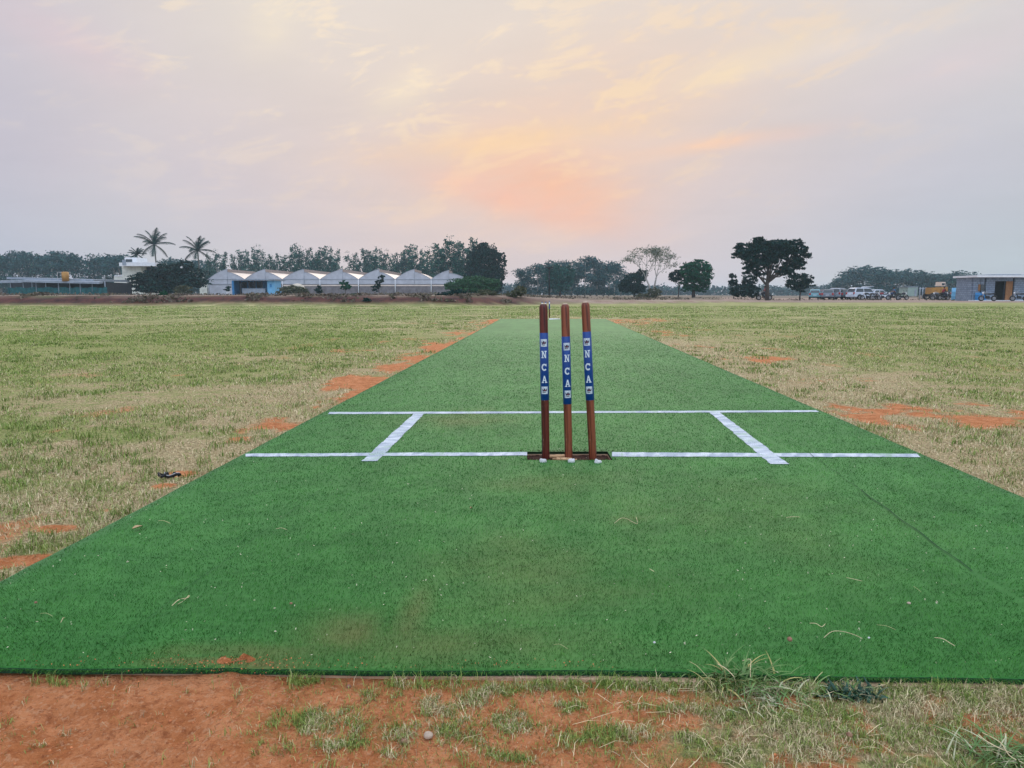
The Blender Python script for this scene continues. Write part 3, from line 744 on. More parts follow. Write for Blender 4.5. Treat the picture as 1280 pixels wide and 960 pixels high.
def trunk_mb(base_r, h, blobs, limbs=5, lean=0, fork=.45, tip=.25, seed=0, n=7):
    rr = random.Random(seed); m_ = MB()
    top = Vector((lean, 0, h)); pts = [Vector((0, 0, -.3)), Vector((lean*.15, 0, h*.25)), Vector((lean*.45+rr.uniform(-.1, .1), rr.uniform(-.1, .1), h*.6)), top]
    m_.tube(pts, [base_r*1.25, base_r, base_r*.78, base_r*tip], n)
    for i in range(limbs):
        b = blobs[i % len(blobs)]; t_ = fork + (.95-fork)*rr.random()*.8
        p0 = Vector((lean*t_*.9, 0, h*t_)); e_ = Vector(b[:3]) + Vector((rr.uniform(-.6, .6)*b[3], rr.uniform(-.6, .6)*b[4], rr.uniform(-.2, .6)*b[5]))
        mid = p0.lerp(e_, .5) + Vector((0, 0, -.12*abs(e_.x-p0.x)))
        m_.tube([p0, mid, e_], [base_r*.5, base_r*.3, base_r*.10], 5)
        for k in range(2):
            e2 = e_.lerp(mid, .3) + Vector((rr.uniform(-.5, .5)*b[3], rr.uniform(-.5, .5)*b[4], rr.uniform(.1, .6)*b[5]))
            m_.tube([mid, e2], [base_r*.2, base_r*.05], 4)
    return m_
L = {}
L['dark'] = leaf_mat('dark_leaves', (.001, .019, .022), (.005, .042, .034), (.012, .068, .045))
L['green'] = leaf_mat('mid_leaves', (.003, .052, .030), (.012, .105, .052), (.03, .16, .07))
L['euca'] = leaf_mat('blue_green_leaves', (.004, .050, .050), (.014, .105, .080), (.04, .16, .10))
L['haze'] = leaf_mat('far_leaves', (.005, .050, .064), (.016, .092, .094), (.04, .135, .11))  # blue of distant haze is mixed into this leaf colour
L['bright'] = leaf_mat('bright_leaves', (.014, .065, .028), (.035, .12, .050), (.07, .18, .07))
L['olive'] = leaf_mat('olive_leaves', (.045, .060, .040), (.11, .12, .07), (.18, .16, .11))
L['dry'] = leaf_mat('dry_scrub_leaves', (.07, .06, .05), (.22, .18, .135), (.09, .10, .055))
L['sparse'] = leaf_mat('sparse_leaves', (.10, .13, .10), (.20, .24, .17), (.28, .27, .20))
TB = 0.60   # ground level behind the bank
def gz(x, y): return float(terrain(np.array([float(x)]), np.array([float(y)]))[0])
def tree_px(name, label, cat, D, bx, blobs, n, leaf, mat, trunk=None, group=None, bark='bark', limbs=6, seed=1, clump=.28, shell=.5, upbias=.5, depth=1.0, lean=0, per=16, elong=1.0, fork=.45):
    """a tree whose blobs are given as (px, py, rx, ry) in the photograph, built at the real distance D"""
    k = D/FPX; X = at(bx, 368, D).x; g = gz(X, D)
    root = empty(name, (X, D, g), 0, label, cat, group)
    B = []
    for i, (px, py, rx, ry) in enumerate(blobs):
        z = CAM_H + (368-py)*k - g; rr = random.Random(seed*31+i)
        pt_ = at(px, py, D); B.append((pt_.x-X, rr.uniform(-.35, .35)*rx*k*depth if len(blobs) > 1 else 0, pt_.z-g, rx*k, rx*k*depth, ry*k))
    n = int(n*1.6); per = int(per*1.3); P = crown_points(B, n, clump, shell, seed, per); P = P[P[:, 2] > .05]
    V, F = unit_leaves(P, leaf, upbias, elong)
    mesh_np('crown', V, F, L[mat], root, {'rnd': ('FACE', np.clip(rng.random(len(F))*.75+.25*fbm(P[:, 0]*.8, P[:, 2]*1.2+P[:, 1], 5), 0, 1))})
    if trunk:
        tr, th = trunk
        trunk_mb(tr, th, B, limbs, lean, fork=fork, seed=seed).build('trunk', M[bark], root)
    return root

# ---- prototypes in metres, copied for the rows
def proto(name, blobs, n, leaf, mat, tr, th, bark='palebark', seed=1, clump=.3, shell=.4, limbs=4, upbias=.3, per=14):
    root = empty(name, (0, 0, 0))
    P = crown_points(blobs, n, clump, shell, seed, per); P = P[P[:, 2] > .3]
    V, F = unit_leaves(P, leaf, upbias)
    mesh_np('crown', V, F, L[mat], root, {'rnd': ('FACE', rng.random(len(F)))})
    trunk_mb(tr, th, blobs, limbs, seed=seed, fork=.3).build('trunk', M[bark], root)
    return root
def eu_blobs(seed, h=10.0, wdt=1.6):
    r_ = random.Random(seed); out = []
    for i in range(9):
        t_ = i/8; z = h*(.14+.80*t_); wd_ = wdt*(.95-.62*t_)*r_.uniform(.7, 1.2)
        out.append((r_.uniform(-.4, .4)*wdt*(1-t_*.5), r_.uniform(-.4, .4)*wdt, z, wd_, wd_, h*.115*r_.uniform(.8, 1.3)))
    return out
EU = [proto('eucalyptus_tree', eu_blobs(i+3, 10, wd_), 3400, .27, 'euca', .13, 9.0, seed=i+3, clump=.55, shell=.15, per=9) for i, wd_ in enumerate((1.5, 1.9, 1.3, 2.2))]
FO = []
for i in range(4):
    r_ = random.Random(50+i); bl = [(0, 0, 6.4, 2.6, 2.6, 2.2)] + [(r_.uniform(-2, 2), r_.uniform(-2, 2), r_.uniform(3.6, 7.8), r_.uniform(1.2, 2.0), r_.uniform(1.2, 2.0), r_.uniform(.9, 1.6)) for _ in range(6)]
    bl += [(r_.uniform(-1.8, 1.8), r_.uniform(-1.5, 1.5), r_.uniform(1.2, 3.2), 1.8, 1.8, 1.4) for _ in range(4)]
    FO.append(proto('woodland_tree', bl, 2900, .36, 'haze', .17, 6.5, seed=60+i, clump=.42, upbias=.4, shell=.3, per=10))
TH = []
for i in range(3):
    r_ = random.Random(80+i); bl = [(r_.uniform(-1.6, 1.6), r_.uniform(-1.5, 1.5), r_.uniform(4.4, 9.0), r_.uniform(.9, 1.7), r_.uniform(.9, 1.7), r_.uniform(.8, 1.4)) for _ in range(8)]
    bl += [(r_.uniform(-1.2, 1.2), r_.uniform(-1.2, 1.2), r_.uniform(1.0, 4.4), 1.3, 1.3, 1.1) for _ in range(4)]
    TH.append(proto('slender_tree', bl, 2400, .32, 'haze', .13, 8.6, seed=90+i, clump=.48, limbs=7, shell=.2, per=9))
used = set()
ORD = ['first', 'second', 'third', 'fourth', 'fifth', 'sixth', 'seventh', 'eighth', 'ninth', 'tenth', 'eleventh', 'twelfth', 'thirteenth', 'fourteenth', 'fifteenth', 'sixteenth', 'seventeenth', 'eighteenth', 'nineteenth', 'twentieth']
ORD += [a_+'-'+b_ for a_ in ('twenty', 'thirty') for b_ in ORD[:9]]; ORD.insert(29, 'thirtieth')
def nth(items, i): return ORD[sorted(range(len(items)), key=lambda j: items[j][0]).index(i)]
def place(protos, i, px, toppy, D, label, cat, group, h0=10.0, wide=1.0, rz=None):
    p = protos[i % len(protos)]
    o = p if id(p) not in used else copy_tree(p)
    used.add(id(p))
    X = at(px, 368, D).x; g = gz(X, D); H = CAM_H + (368-toppy)*D/FPX - g; s_ = H/h0
    o.location = (X, D, g); o.rotation_euler = (0, 0, rz if rz is not None else random.uniform(0, 6.28)); o.scale = (s_*wide, s_*wide, s_)
    return tag(o, label, cat, group)
# eucalyptus row behind the greenhouse
tops = [(262, 322), (272, 320), (283, 318), (293, 321), (303, 316), (312, 319), (320, 316), (329, 315), (338, 321), (347, 320), (356, 322), (366, 314), (373, 312), (381, 316), (390, 313), (399, 316), (406, 311), (415, 315), (423, 318),
        (438, 322), (447, 319), (456, 314), (463, 316), (471, 315), (478, 318), (487, 320), (496, 319), (505, 316), (512, 309), (519, 314), (527, 318), (535, 316), (543, 317)]
for i, (px, ty) in enumerate(tops):
    place(EU, i*7+i//3, px, ty-1, 205+random.uniform(-14, 14), nth(tops, i) + ' slim eucalyptus from the left in the row behind the white greenhouses', 'tree', 'eucalyptus row behind the greenhouses', wide=1.25)
tall_e = [(549, 308), (557, 303), (566, 305), (572, 309), (580, 307), (591, 301)]
for i, (px, ty) in enumerate(tall_e):
    place(EU, i*5+1, px, ty-1, 178+random.uniform(-8, 8), nth(tall_e, i) + ' from the left of the taller eucalyptus beside the dense dark round tree', 'tree', 'tall eucalyptus by the dark tree', wide=1.3)
# hazy wood on the left
wood_l = [(2, 318), (14, 317), (25, 313), (35, 319), (46, 321), (57, 322), (67, 317), (76, 313), (85, 319), (96, 320), (125, 318), (135, 320), (144, 317), (152, 318), (163, 322), (214, 322), (226, 324), (238, 323), (252, 325), (-10, 318), (-22, 316)]
for i, (px, ty) in enumerate(wood_l):
    place(FO, i*3+i//4, px, ty, 225+random.uniform(-25, 25), nth(wood_l, i) + ' hazy tree from the left in the wood behind the netted shed and white house', 'tree', 'hazy wood behind the netted shed', h0=8.9, wide=1.15)
# wood beyond the wicket
wood_m = [(650, 337), (657, 333), (664, 334), (672, 331), (680, 330), (689, 325), (697, 326), (706, 327), (714, 325), (722, 327), (731, 324), (738, 322), (746, 321), (754, 324), (761, 328), (768, 331), (776, 334), (785, 340)]
for i, (px, ty) in enumerate(wood_m):
    place(TH, i*2+i//5, px, ty, 215+random.uniform(-15, 15), nth(wood_m, i) + ' slender tree from the left in the hazy wood beyond the wicket', 'tree', 'hazy wood beyond the wicket', h0=9.6, wide=1.35)
# wood on the right behind the cars
wood_r = [(1044, 352), (1052, 346), (1060, 341), (1069, 337), (1078, 334), (1087, 334), (1096, 337), (1105, 338), (1112, 336), (1120, 339), (1129, 340), (1138, 338), (1147, 341), (1156, 341), (1165, 343), (1173, 341), (1183, 342), (1192, 343), (1203, 340), (1214, 343), (1226, 343), (1240, 344)]
for i, (px, ty) in enumerate(wood_r):
    place(FO, i*3+i//3+1, px, ty, 240+random.uniform(-20, 20), nth(wood_r, i) + ' rounded hazy tree from the left in the wood behind the parked cars and hut', 'tree', 'hazy wood behind the parked cars', h0=8.9, wide=1.7)

# single trees and bushes
tree_px('spreading_tree', 'low wide dark tree in layers beside the white two storey house', 'tree', 118, 212, [(205, 338, 22, 9), (228, 342, 24, 9), (182, 348, 20, 8), (240, 352, 22, 8), (210, 352, 30, 10), (178, 358, 16, 8), (232, 331, 12, 5), (200, 361, 26, 5)], 9500, .36, 'dark', (.25, 2.6), clump=.25, shell=.3, seed=4, upbias=.7)
tree_px('hedge_bush', 'small olive bush in front of the low wide dark tree', 'bush', 92, 229, [(229, 362, 10, 6)], 900, .18, 'olive', seed=5)
tree_px('bank_shrub', 'small green shrub growing on the red bank under the palms', 'bush', 51.5, 204, [(204, 369, 5, 5)], 500, .09, 'green', seed=6)
tree_px('round_tree', 'tall dense dark round tree at the right end of the greenhouses', 'tree', 150, 606, [(606, 332, 22, 26), (594, 344, 14, 18), (618, 346, 13, 20), (604, 318, 14, 13), (626, 324, 7, 8), (612, 358, 16, 10)], 11000, .42, 'dark', (.35, 5), clump=.22, shell=.45, seed=7)
tree_px('canopy_bush', 'bright green spreading bush in front of the dark round tree', 'bush', 105, 592, [(592, 354, 28, 8), (572, 358, 16, 7), (612, 356, 14, 8), (590, 362, 24, 6)], 6500, .24, 'bright', (.12, 1), clump=.22, seed=8, upbias=.7)
tree_px('thicket_bush', 'dark bush on the red bank below the bright spreading bush', 'bush', 52, 566, [(560, 371, 16, 5), (572, 369, 14, 6), (552, 373, 10, 3)], 3200, .12, 'dark', seed=9)
tree_px('thicket_bush', 'grey green bush right of the dark bush on the bank', 'bush', 54, 608, [(608, 369, 12, 6), (618, 371, 8, 4)], 2000, .12, 'olive', seed=10)
tree_px('thicket_bush', 'low dark bush in front of the beige tarpaulin mound', 'bush', 98, 368, [(366, 363, 15, 5.5), (376, 364, 10, 4.5), (356, 365, 8, 4)], 2600, .2, 'olive', seed=11)
tree_px('thicket_bush', 'small dark bush right of the beige tarpaulin mound', 'bush', 100, 398, [(398, 362, 4.5, 5)], 500, .18, 'dark', seed=12)
tree_px('young_tree', 'small leafy sapling in front of the middle greenhouse bays', 'sapling', 96, 432, [(431, 357, 5, 6), (436, 358, 3, 2.5)], 600, .2, 'green', (.04, 1.2), seed=13)
tree_px('young_tree', 'dark leaning sapling before the right greenhouse bays', 'sapling', 90, 474, [(477, 349, 4.5, 5), (472, 355, 5, 5), (469, 361, 5, 4)], 750, .18, 'dark', (.04, 1.8), seed=14)
tree_px('bank_shrub', 'round green shrub on the bank below the leafy sapling', 'bush', 52, 445, [(445, 370, 7.5, 3.2)], 900, .09, 'green', seed=15)
tree_px('bank_shrub', 'dark green shrub at the foot of the red bank', 'bush', 49, 458, [(458, 376, 5.5, 3.6)], 700, .08, 'dark', seed=16)
tree_px('bank_shrub', 'low green plant in the red dirt at the left end of the far scrub', 'bush', 54, 650, [(650, 364, 9, 6), (640, 368, 8, 4)], 1400, .12, 'olive', seed=17)
tree_px('broad_tree', 'dense green tree standing in front of the hazy wood beyond the wicket', 'tree', 165, 700, [(700, 346, 17, 13), (692, 338, 10, 7), (710, 340, 9, 8), (702, 356, 14, 8)], 4500, .36, 'euca', (.2, 3), seed=18)
tree_px('broad_tree', 'dark bushy tree left of the nearly bare tree', 'tree', 128, 793, [(791, 353, 13, 11), (803, 343, 7, 7), (782, 358, 8, 7), (797, 361, 10, 6)], 4500, .30, 'dark', (.16, 2.4), seed=19)
# nearly bare tree: two trunks, fanned limbs, few leaves
def bare_tree():
    D = 105; k = D/FPX; bx = 818; X = at(bx, 368, D).x; g = gz(X, D)
    root = empty('bare_tree', (X, D, g), 0, 'nearly bare spreading tree with two pale trunks and thin feathery leaves', 'tree')
    m_ = MB(); rr = random.Random(5); tips = []
    def Pt(px, py, y=0): return Vector((at(px, py, D).x-X, y, at(px, py, D).z-g))
    def branch(p0, p1, r, lvl):
        mid = p0.lerp(p1, .5) + Vector((rr.uniform(-.06, .06), rr.uniform(-.06, .06), .07))*(p1-p0).length
        m_.tube([p0, mid, p1], [r, r*.75, r*.5], 5 if lvl < 2 else 4, cap=False)
        tips.append(p1); tips.append(p0.lerp(p1, .7))
        if lvl >= 4: return
        d = p1-p0
        for _ in range(3 if lvl < 3 else 2):
            ang = rr.uniform(-.75, .75); l_ = d.length*rr.uniform(.55, .8)
            nd = Vector((d.x*math.cos(ang)-d.z*math.sin(ang), d.y+rr.uniform(-.5, .5)*d.length, max(d.x*math.sin(ang)+d.z*math.cos(ang), .12*d.length))).normalized()
            branch(p1, p1+nd*l_, r*.55, lvl+1)
    for (x0, x1, x2, y2, tops) in ((813, 812, 808, 349, [(802, 336), (809, 332), (815, 333)]), (817, 818, 820, 346, [(819, 331), (826, 333), (832, 337)])):
        a, b, c = Pt(x0, 378), Pt(x1, 358), Pt(x2, y2, rr.uniform(-.6, .6))
        m_.tube([a, b, c], [.17, .14, .11], 7)
        for (tx, ty) in tops: branch(c, Pt(tx, ty, rr.uniform(-1.5, 1.5)), .07, 1)
    m_.build('trunk', M['palebark'], root)
    T = np.array([tuple(p) for p in tips]); n = 2600; ci = rng.integers(0, len(T), n)
    P = T[ci] + rng.normal(size=(n, 3))*np.array([.28, .28, .14]); V, F = unit_leaves(P, .15, .6, 1.5)
    mesh_np('crown', V, F, L['sparse'], root, {'rnd': ('FACE', rng.random(n))})
bare_tree()
tree_px('thicket_bush', 'olive bush around the foot of the nearly bare tree', 'bush', 100, 822, [(818, 366, 8, 7), (803, 371, 10, 4)], 1300, .2, 'olive', seed=20)
tree_px('broad_tree', 'compact round green tree on a short thick trunk', 'tree', 112, 867, [(871, 341, 17, 14), (861, 338, 12, 10), (880, 345, 10, 11), (868, 353, 18, 8), (872, 329, 10, 5), (864, 360, 12, 5), (876, 360, 11, 5)], 6500, .27, 'green', (.26, 2.6), seed=21, clump=.2)
tree_px('small_tree', 'small dark tree close left of the compact round green tree', 'tree', 113, 848, [(846, 345, 9, 7), (852, 341, 6, 5), (840, 348, 5, 4)], 1500, .24, 'dark', (.08, 2.4), seed=22)
tree_px('columnar_shrub', 'narrow upright shrub left of the big dark tree', 'bush', 100, 917, [(916, 350, 5, 7), (918, 360, 5.5, 8), (914, 344, 3, 3)], 1200, .2, 'dark', (.05, 1), seed=23)
tree_px('thicket_bush', 'dark bush cluster under the left limbs of the big dark tree', 'bush', 96, 935, [(937, 350, 9, 8), (930, 362, 12, 8), (941, 364, 8, 8), (922, 367, 8, 4)], 3600, .2, 'dark', seed=24)
tree_px('big_tree', 'big wide flat topped dark tree with forked trunk beside the parked motorcycle', 'tree', 88, 959,
    [(935, 316, 15, 9), (924, 308, 10, 5), (950, 312, 15, 12), (966, 317, 14, 11), (985, 312, 16, 11), (1000, 318, 10, 10), (945, 329, 15, 9), (992, 330, 14, 9), (970, 306, 22, 6), (952, 301, 10, 5), (996, 303, 9, 5), (938, 338, 9, 6), (985, 340, 10, 6), (960, 327, 12, 8), (976, 338, 9, 6), (950, 341, 7, 5), (921, 318, 6, 4), (1005, 309, 5, 4)],
    15000, .24, 'dark', (.24, 4.0), limbs=16, seed=25, clump=.30, shell=.25, upbias=.55, depth=.9, per=22, fork=.35)
tree_px('small_tree', 'small dark spreading tree right of the big dark tree', 'tree', 92, 1000, [(999, 350, 13, 7), (1007, 347, 8, 5), (991, 355, 9, 6), (1009, 355, 8, 5), (1000, 360, 9, 5)], 3000, .2, 'dark', (.09, 2), seed=26)
# low far wood on the horizon
wl = []
for px in np.arange(600, 1120, 5.0):
    hgt = 3.5 + 3.2*float(fbm(np.array([px/17]), np.array([.3]), 5)[0])
    wl.append(((px-640)*430/FPX, 0, hgt*.5, 4.4, 3.5, hgt*.75))
for px in list(np.arange(-500, 640, 9.0)) + list(np.arange(1120, 1900, 9.0)):
    hv = float(fbm(np.array([px/40]), np.array([.7]), 6)[0])
    wl.append(((px-640)*470/FPX, 30, 2.6+1.6*hv, 6, 3.5, 3.2+2.6*hv))
P = crown_points(wl, 84000, .4, .2, 3, per=8); P = P[P[:, 2] > 0]; V, F = unit_leaves(P, 1.2, .3)
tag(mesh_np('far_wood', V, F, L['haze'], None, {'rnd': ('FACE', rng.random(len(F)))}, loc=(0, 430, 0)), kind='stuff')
# dry scrub on the bank and beyond the field
N = 60000
u = rng.random(N)*1400 - 60; dist = np.where(rng.random(N) < .6, rng.random(N)**1.5*9, rng.random(N)*34)
Yb = bank_y((u-640)/FPX*60, np.full(N, 60.)) + 1.0 + dist; Xb = (u-640)/FPX*Yb
kk = fbm(Xb/1.6, Yb/3, 301, 3); lf = 1-ss(600, 780, u)
ok = (rng.random(N) < ss(.46, .62, kk)*np.where(u > 640, np.where(u > 860, ss(18, 24, dist), ss(5, 9, dist)), np.where(dist < 3.4, 1.0, ss(10, 16, dist))))
Xb, Yb, kk = Xb[ok], Yb[ok], kk[ok]; zb = terrain(Xb, Yb); hh = (.05+.42*(kk-.45)*2)*rng.random(len(Xb))**.7
P = np.stack([Xb, Yb, zb+hh*.8], -1); V, F = unit_leaves(P, .17, .1)
tag(mesh_np('dry_scrub', V, F, L['dry'], None, {'rnd': ('FACE', rng.random(len(F)))}), kind='stuff')
# palms
M['palmbark'] = material('palm_bark', (.10, .10, .09), .9, .3, 5)
def palm(px, py, rpx, D, label, seed):
    k = D/FPX; X = at(px, py, D).x; g = gz(X, D); H = CAM_H + (368-py)*k - g; R_ = rpx*k*1.12; rr = random.Random(seed)
    root = empty('coconut_palm', (X, D, g), 0, label, 'palm tree', 'coconut palms near the white house')
    MB().tube([(.35, 0, -.3), (.28, 0, H*.35), (.10, 0, H*.7), (0, 0, H)], [.22, .15, .13, .12], 8).build('trunk', M['palmbark'], root)
    V = []; F = []
    nf_ = 15
    for i in range(nf_):
        a = 2*math.pi*i/nf_ + rr.uniform(-.12, .12); el0 = [.95, .35, -.25, 1.35, .65][i % 5] + rr.uniform(-.15, .15)
        pts = []; p = Vector((0, 0, H)); n = 10; ln = R_*rr.uniform(.92, 1.1)*(1.05 if el0 < 1 else .95); e_ = el0
        for j in range(n+1):
            pts.append(p.copy()); e_ -= (.035 + .012*j); p = p + Vector((math.cos(a)*math.cos(e_), math.sin(a)*math.cos(e_), math.sin(e_)))*(ln*1.12/n)
        fr_ = MB().tube(pts, [.04]*5+[.03]*6, 4)
        side = Vector((-math.sin(a), math.cos(a), 0))
        vs, fs = [], []
        for j in range(1, n*3):
            t_ = j/(n*3); q0 = pts[int(t_*n)].lerp(pts[min(int(t_*n)+1, n)], t_*n-int(t_*n)); d = (pts[min(int(t_*n)+1, n)]-pts[int(t_*n)]).normalized()
            ll = R_*.34*math.sin(math.pi*(.12+.80*t_))
            for s_ in (-1, 1):
                tip = q0 + side*s_*ll*.75 + d*ll*.45 + Vector((0, 0, -ll*.45*rr.uniform(.6, 1.3))); b = len(vs)
                vs += [q0 - d*.07, q0 + d*.07, tip]; fs.append((b, b+1, b+2))
        fr_.add(vs, fs)
        me_o = fr_.build('frond', L['dark'], root)
        at_ = me_o.data.attributes.new('rnd', 'FLOAT', 'FACE'); at_.data.foreach_set('value', np.random.default_rng(i).random(len(me_o.data.polygons)).astype(np.float32))
palm(193, 307, 18, 150, 'tallest coconut palm rising behind the low wide dark tree', 1)
palm(247, 314, 17, 150, 'second coconut palm left of the greenhouses', 2)
palm(171, 319, 9, 165, 'small coconut palm behind the roof of the white house', 3)

# ---------------------------------------------------------------- buildings on the left
def P3(px, py, D): return at(px, py, D)
def bxp(m_, x0, x1, y0, y1, D, depth):
    """box whose front face covers the photo rectangle at distance D"""
    a, b = at(x0, y1, D), at(x1, y0, D)
    zb = a.z; m_.box(((a.x+b.x)/2, D+depth/2, (zb+b.z)/2), (b.x-a.x, depth, b.z-zb)); return m_
sh = empty('netted_shed', (0, 0, 0), 0, 'long low open shed with grey sheet roof and teal netting along its front', 'shed')
def mk(name, mat, parent, *boxes):
    m_ = MB()
    for b in boxes: bxp(m_, *b)
    return m_.build(name, M[mat], parent)
D = 108
ro = MB(); 
for (x0, x1, yl, yr, d0, d1) in ((14, 122, 346.5, 349.5, D-1, D+9), (40, 134, 350.5, 352.6, D-2.2, D-1.02), (8, 40, 351.6, 351.0, D-2.0, D-1.02)):
    a, b = at(x0, yl, D), at(x1, yr, D); t_ = .30
    ro.add([(a.x, d0, a.z-t_), (b.x, d0, b.z-t_), (b.x, d0, b.z), (a.x, d0, a.z), (a.x, d1, a.z-t_+.1), (b.x, d1, b.z-t_+.1), (b.x, d1, b.z+.1), (a.x, d1, a.z+.1)], [(0, 1, 2, 3), (4, 7, 6, 5), (0, 4, 5, 1), (3, 2, 6, 7), (0, 3, 7, 4), (1, 5, 6, 2)])
ro.build('roof', M['grey'], sh)
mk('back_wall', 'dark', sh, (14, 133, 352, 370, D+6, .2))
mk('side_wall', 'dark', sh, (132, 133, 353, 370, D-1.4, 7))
nt_ = MB(); nn = 60; vs = []
for i in range(nn+1):
    a = at(10+124*i/nn, 369, D-1.6); tz = at(0, 359.3+.6*math.sin(i*.7)+.35*math.sin(i*2.1), D-1.6).z; yy = D-1.6+.08*math.sin(i*1.9); vs += [(a.x, yy, a.z-.2), (a.x, yy+.05, tz)]
nt_.add(vs, [(2*i, 2*i+2, 2*i+3, 2*i+1) for i in range(nn)]); nt_.build('netting', M['tealnet'], sh)
for px in (14, 30, 41, 46, 58, 74, 88, 101, 116, 132): 
    a = at(px, 369, D-1.5); MB().tube([(a.x, D-1.48, a.z-.2), (a.x, D-1.48, at(px, 351.8, D).z)], .07, 6).build('post', M['grey'], sh)
tk = empty('water_tank', at(82, 349, 106), 0, 'yellow water tank standing on the roof of the long netted shed', 'water tank')
MB().tube([(0, 0, -.3), (0, 0, .92)], [.46, .47], 20).tube([(0, 0, .92), (0, 0, 1.06), (0, 0, 1.08)], [.47, .40, .2], 20).build('tank', M['yellow'], tk)
MB().tube([(-1.15, 0, -.3), (-1.15, 0, 1.0), (-.5, 0, 1.0)], .03, 6).build('pipe', M['white'], tk)
# white house
hs = empty('white_house', (0, 0, 0), 0, 'pale two storey flat roofed house left of the low wide dark tree', 'house'); D = 136
mk('wall', 'cream', hs, (144, 163, 345, 370, D, 8), (154.5, 176.5, 332, 370, D-.4, 7.5), (134, 144, 354, 370, D+.5, 6))
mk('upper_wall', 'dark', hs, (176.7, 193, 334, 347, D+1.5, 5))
mk('roof', 'white', hs, (149, 194, 328.2, 332.6, D-2.0, 11))
mk('stair_block', 'white', hs, (156, 170.5, 321.8, 328, D, 4))
mk('parapet', 'white', hs, (143, 164, 344.2, 345.6, D-.1, 8.2))
for (r_) in ((157.5, 165, 324, 327.6, D-.03, .1), (153, 155, 361, 366, D-.5, .1), (179, 184, 337, 342, D+1.4, .1)): 
    w_ = mk('window', 'glass', hs, r_)
for (r_) in ((153, 157, 324.6, 331.4, D-2.1, .08),): mk('shadow_board', 'grey', hs, r_)
# greenhouse
gh = empty('greenhouse', (0, 0, 0), 0, 'long white multi span greenhouse with peaked plastic roofs and brown ridge vents', 'greenhouse')
D = 150; k = D/FPX
gut = [260, 306, 353, 400, 448, 494, 539, 586]; peaks = [284, 331.5, 380, 428, 474, 518, 561]
def Z(py): return CAM_H + (368-py)*k
zg, zb_ = Z(349.6), .4; Lb = 30
gx0 = [at(g, 349, D).x for g in gut]
for i in range(7):
    a, b, p = gx0[i], gx0[i+1], at(peaks[i], 340, D).x; zp = Z(337.0 + (1.2 if i == 6 else 0)); n = 8
    Lx = Lb if i < 5 else (12 if i == 5 else 9)
    lft = [(a+(p-a)*t_, zg+(zp-zg)*(t_**.92*.92+.08*math.sin(t_*math.pi/2) + .10*math.sin(math.pi*t_)*(1))) for t_ in np.linspace(0, 1, n)]
    lft[-1] = (p, zp)
    zr = zp-.62
    rgt = [(p+.04+(b-p-.04)*t_, zr-(zr-zg)*(t_**1.25)+.10*(zr-zg)*math.sin(math.pi*t_)) for t_ in np.linspace(0, 1, n)]
    out = lft + rgt
    # gable sheet
    m_ = MB(); vs = [(x_, D, z_) for x_, z_ in out] + [(x_, D, Z(355.4)) for x_, z_ in out]; nn = len(out)
    m_.add(vs, [(j, j+1, j+1+nn, j+nn) for j in range(nn-1)]); m_.build('gable', M['poly'], gh)
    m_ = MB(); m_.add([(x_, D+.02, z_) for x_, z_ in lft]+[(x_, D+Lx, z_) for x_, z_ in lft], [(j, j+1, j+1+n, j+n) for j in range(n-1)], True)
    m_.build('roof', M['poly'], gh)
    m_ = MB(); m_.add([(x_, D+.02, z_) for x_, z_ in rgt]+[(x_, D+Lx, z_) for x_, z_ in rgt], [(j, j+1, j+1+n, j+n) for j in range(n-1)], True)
    m_.build('roof', M['polycream'], gh)  # cream sheet, with the light on the right slope put into its colour
    m_ = MB(); m_.add([(p, D+.02, zp), (p+.05, D+.02, zr), (p+.05, D+Lx, zr), (p, D+Lx, zp)], [(0, 1, 2, 3)]); m_.build('vent', M['vent'], gh)
    fr = MB(); fr.tube([(p, D-.04, zp), (p, D-.04, Z(355.4))], .035, 5); fr.tube([(a, D-.05, zg), (b, D-.05, zg)], .04, 5); fr.tube([(a, D-.05, Z(355.4)), (b, D-.05, Z(355.4))], .04, 5)
    fr.tube([(x_, D-.04, z_+.02) for x_, z_ in out], .03, 5); fr.build('frame', M['grey'], gh)
    nt = MB(); nt.box(((a+b)/2, D+.1, (zb_+Z(355.4))/2), (b-a-.2, .06, Z(355.4)-zb_)); nt.build('side_net', M['poly' if i < 1 else 'netbrown'], gh)
    if i >= 2:
        ap = MB(); ap.box(((a+b)/2, D+.02, Z(357)), (b-a-.3, .04, .28)); ap.build('apron', M['polycream'], gh)
for gxx in gx0:
    MB().tube([(gxx, D-.15, zb_), (gxx, D-.15, zg)], .085, 6).build('post', M['white'], gh)
    MB().box((gxx, D+Lb/2*.55, zg-.03), (.34, Lb*.55, .12)).build('gutter', M['polycream'], gh)
# shed, mound, pale wall, pot
D = 124
bs = empty('blue_shed', (0, 0, 0), 0, 'blue open fronted sheet metal shed in front of the left greenhouse bays', 'shed')
mk('roof', 'grey', bs, (290, 343, 348.6, 350.6, D-.8, 6))
mk('back_wall', 'blue', bs, (291, 334, 350.8, 370, D+3.5, .1))
mk('side_wall', 'paleblue', bs, (334.5, 343, 350.8, 370, D-.1, 3.5))  # paler blue on this side: its lit look is put into the colour
mk('side_wall', 'blue', bs, (290.5, 292, 350.8, 370, D-.1, 3.5))
mk('counter', 'grey', bs, (303, 331, 360.6, 370, D-.2, .6))
for px in (300, 311, 318, 327): mk('post', 'dark', bs, (px, px+.9, 351, 370, D, .15))
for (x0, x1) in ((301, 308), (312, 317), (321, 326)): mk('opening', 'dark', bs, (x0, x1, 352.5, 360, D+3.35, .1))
mk('door', 'blue', bs, (337.2, 339.4, 355, 359, D-.18, .06))
md = at(372, 369, 116)
mn = MB().ell((0, 0, 0), (1.55, 1.5, 1.9), 28, 14)
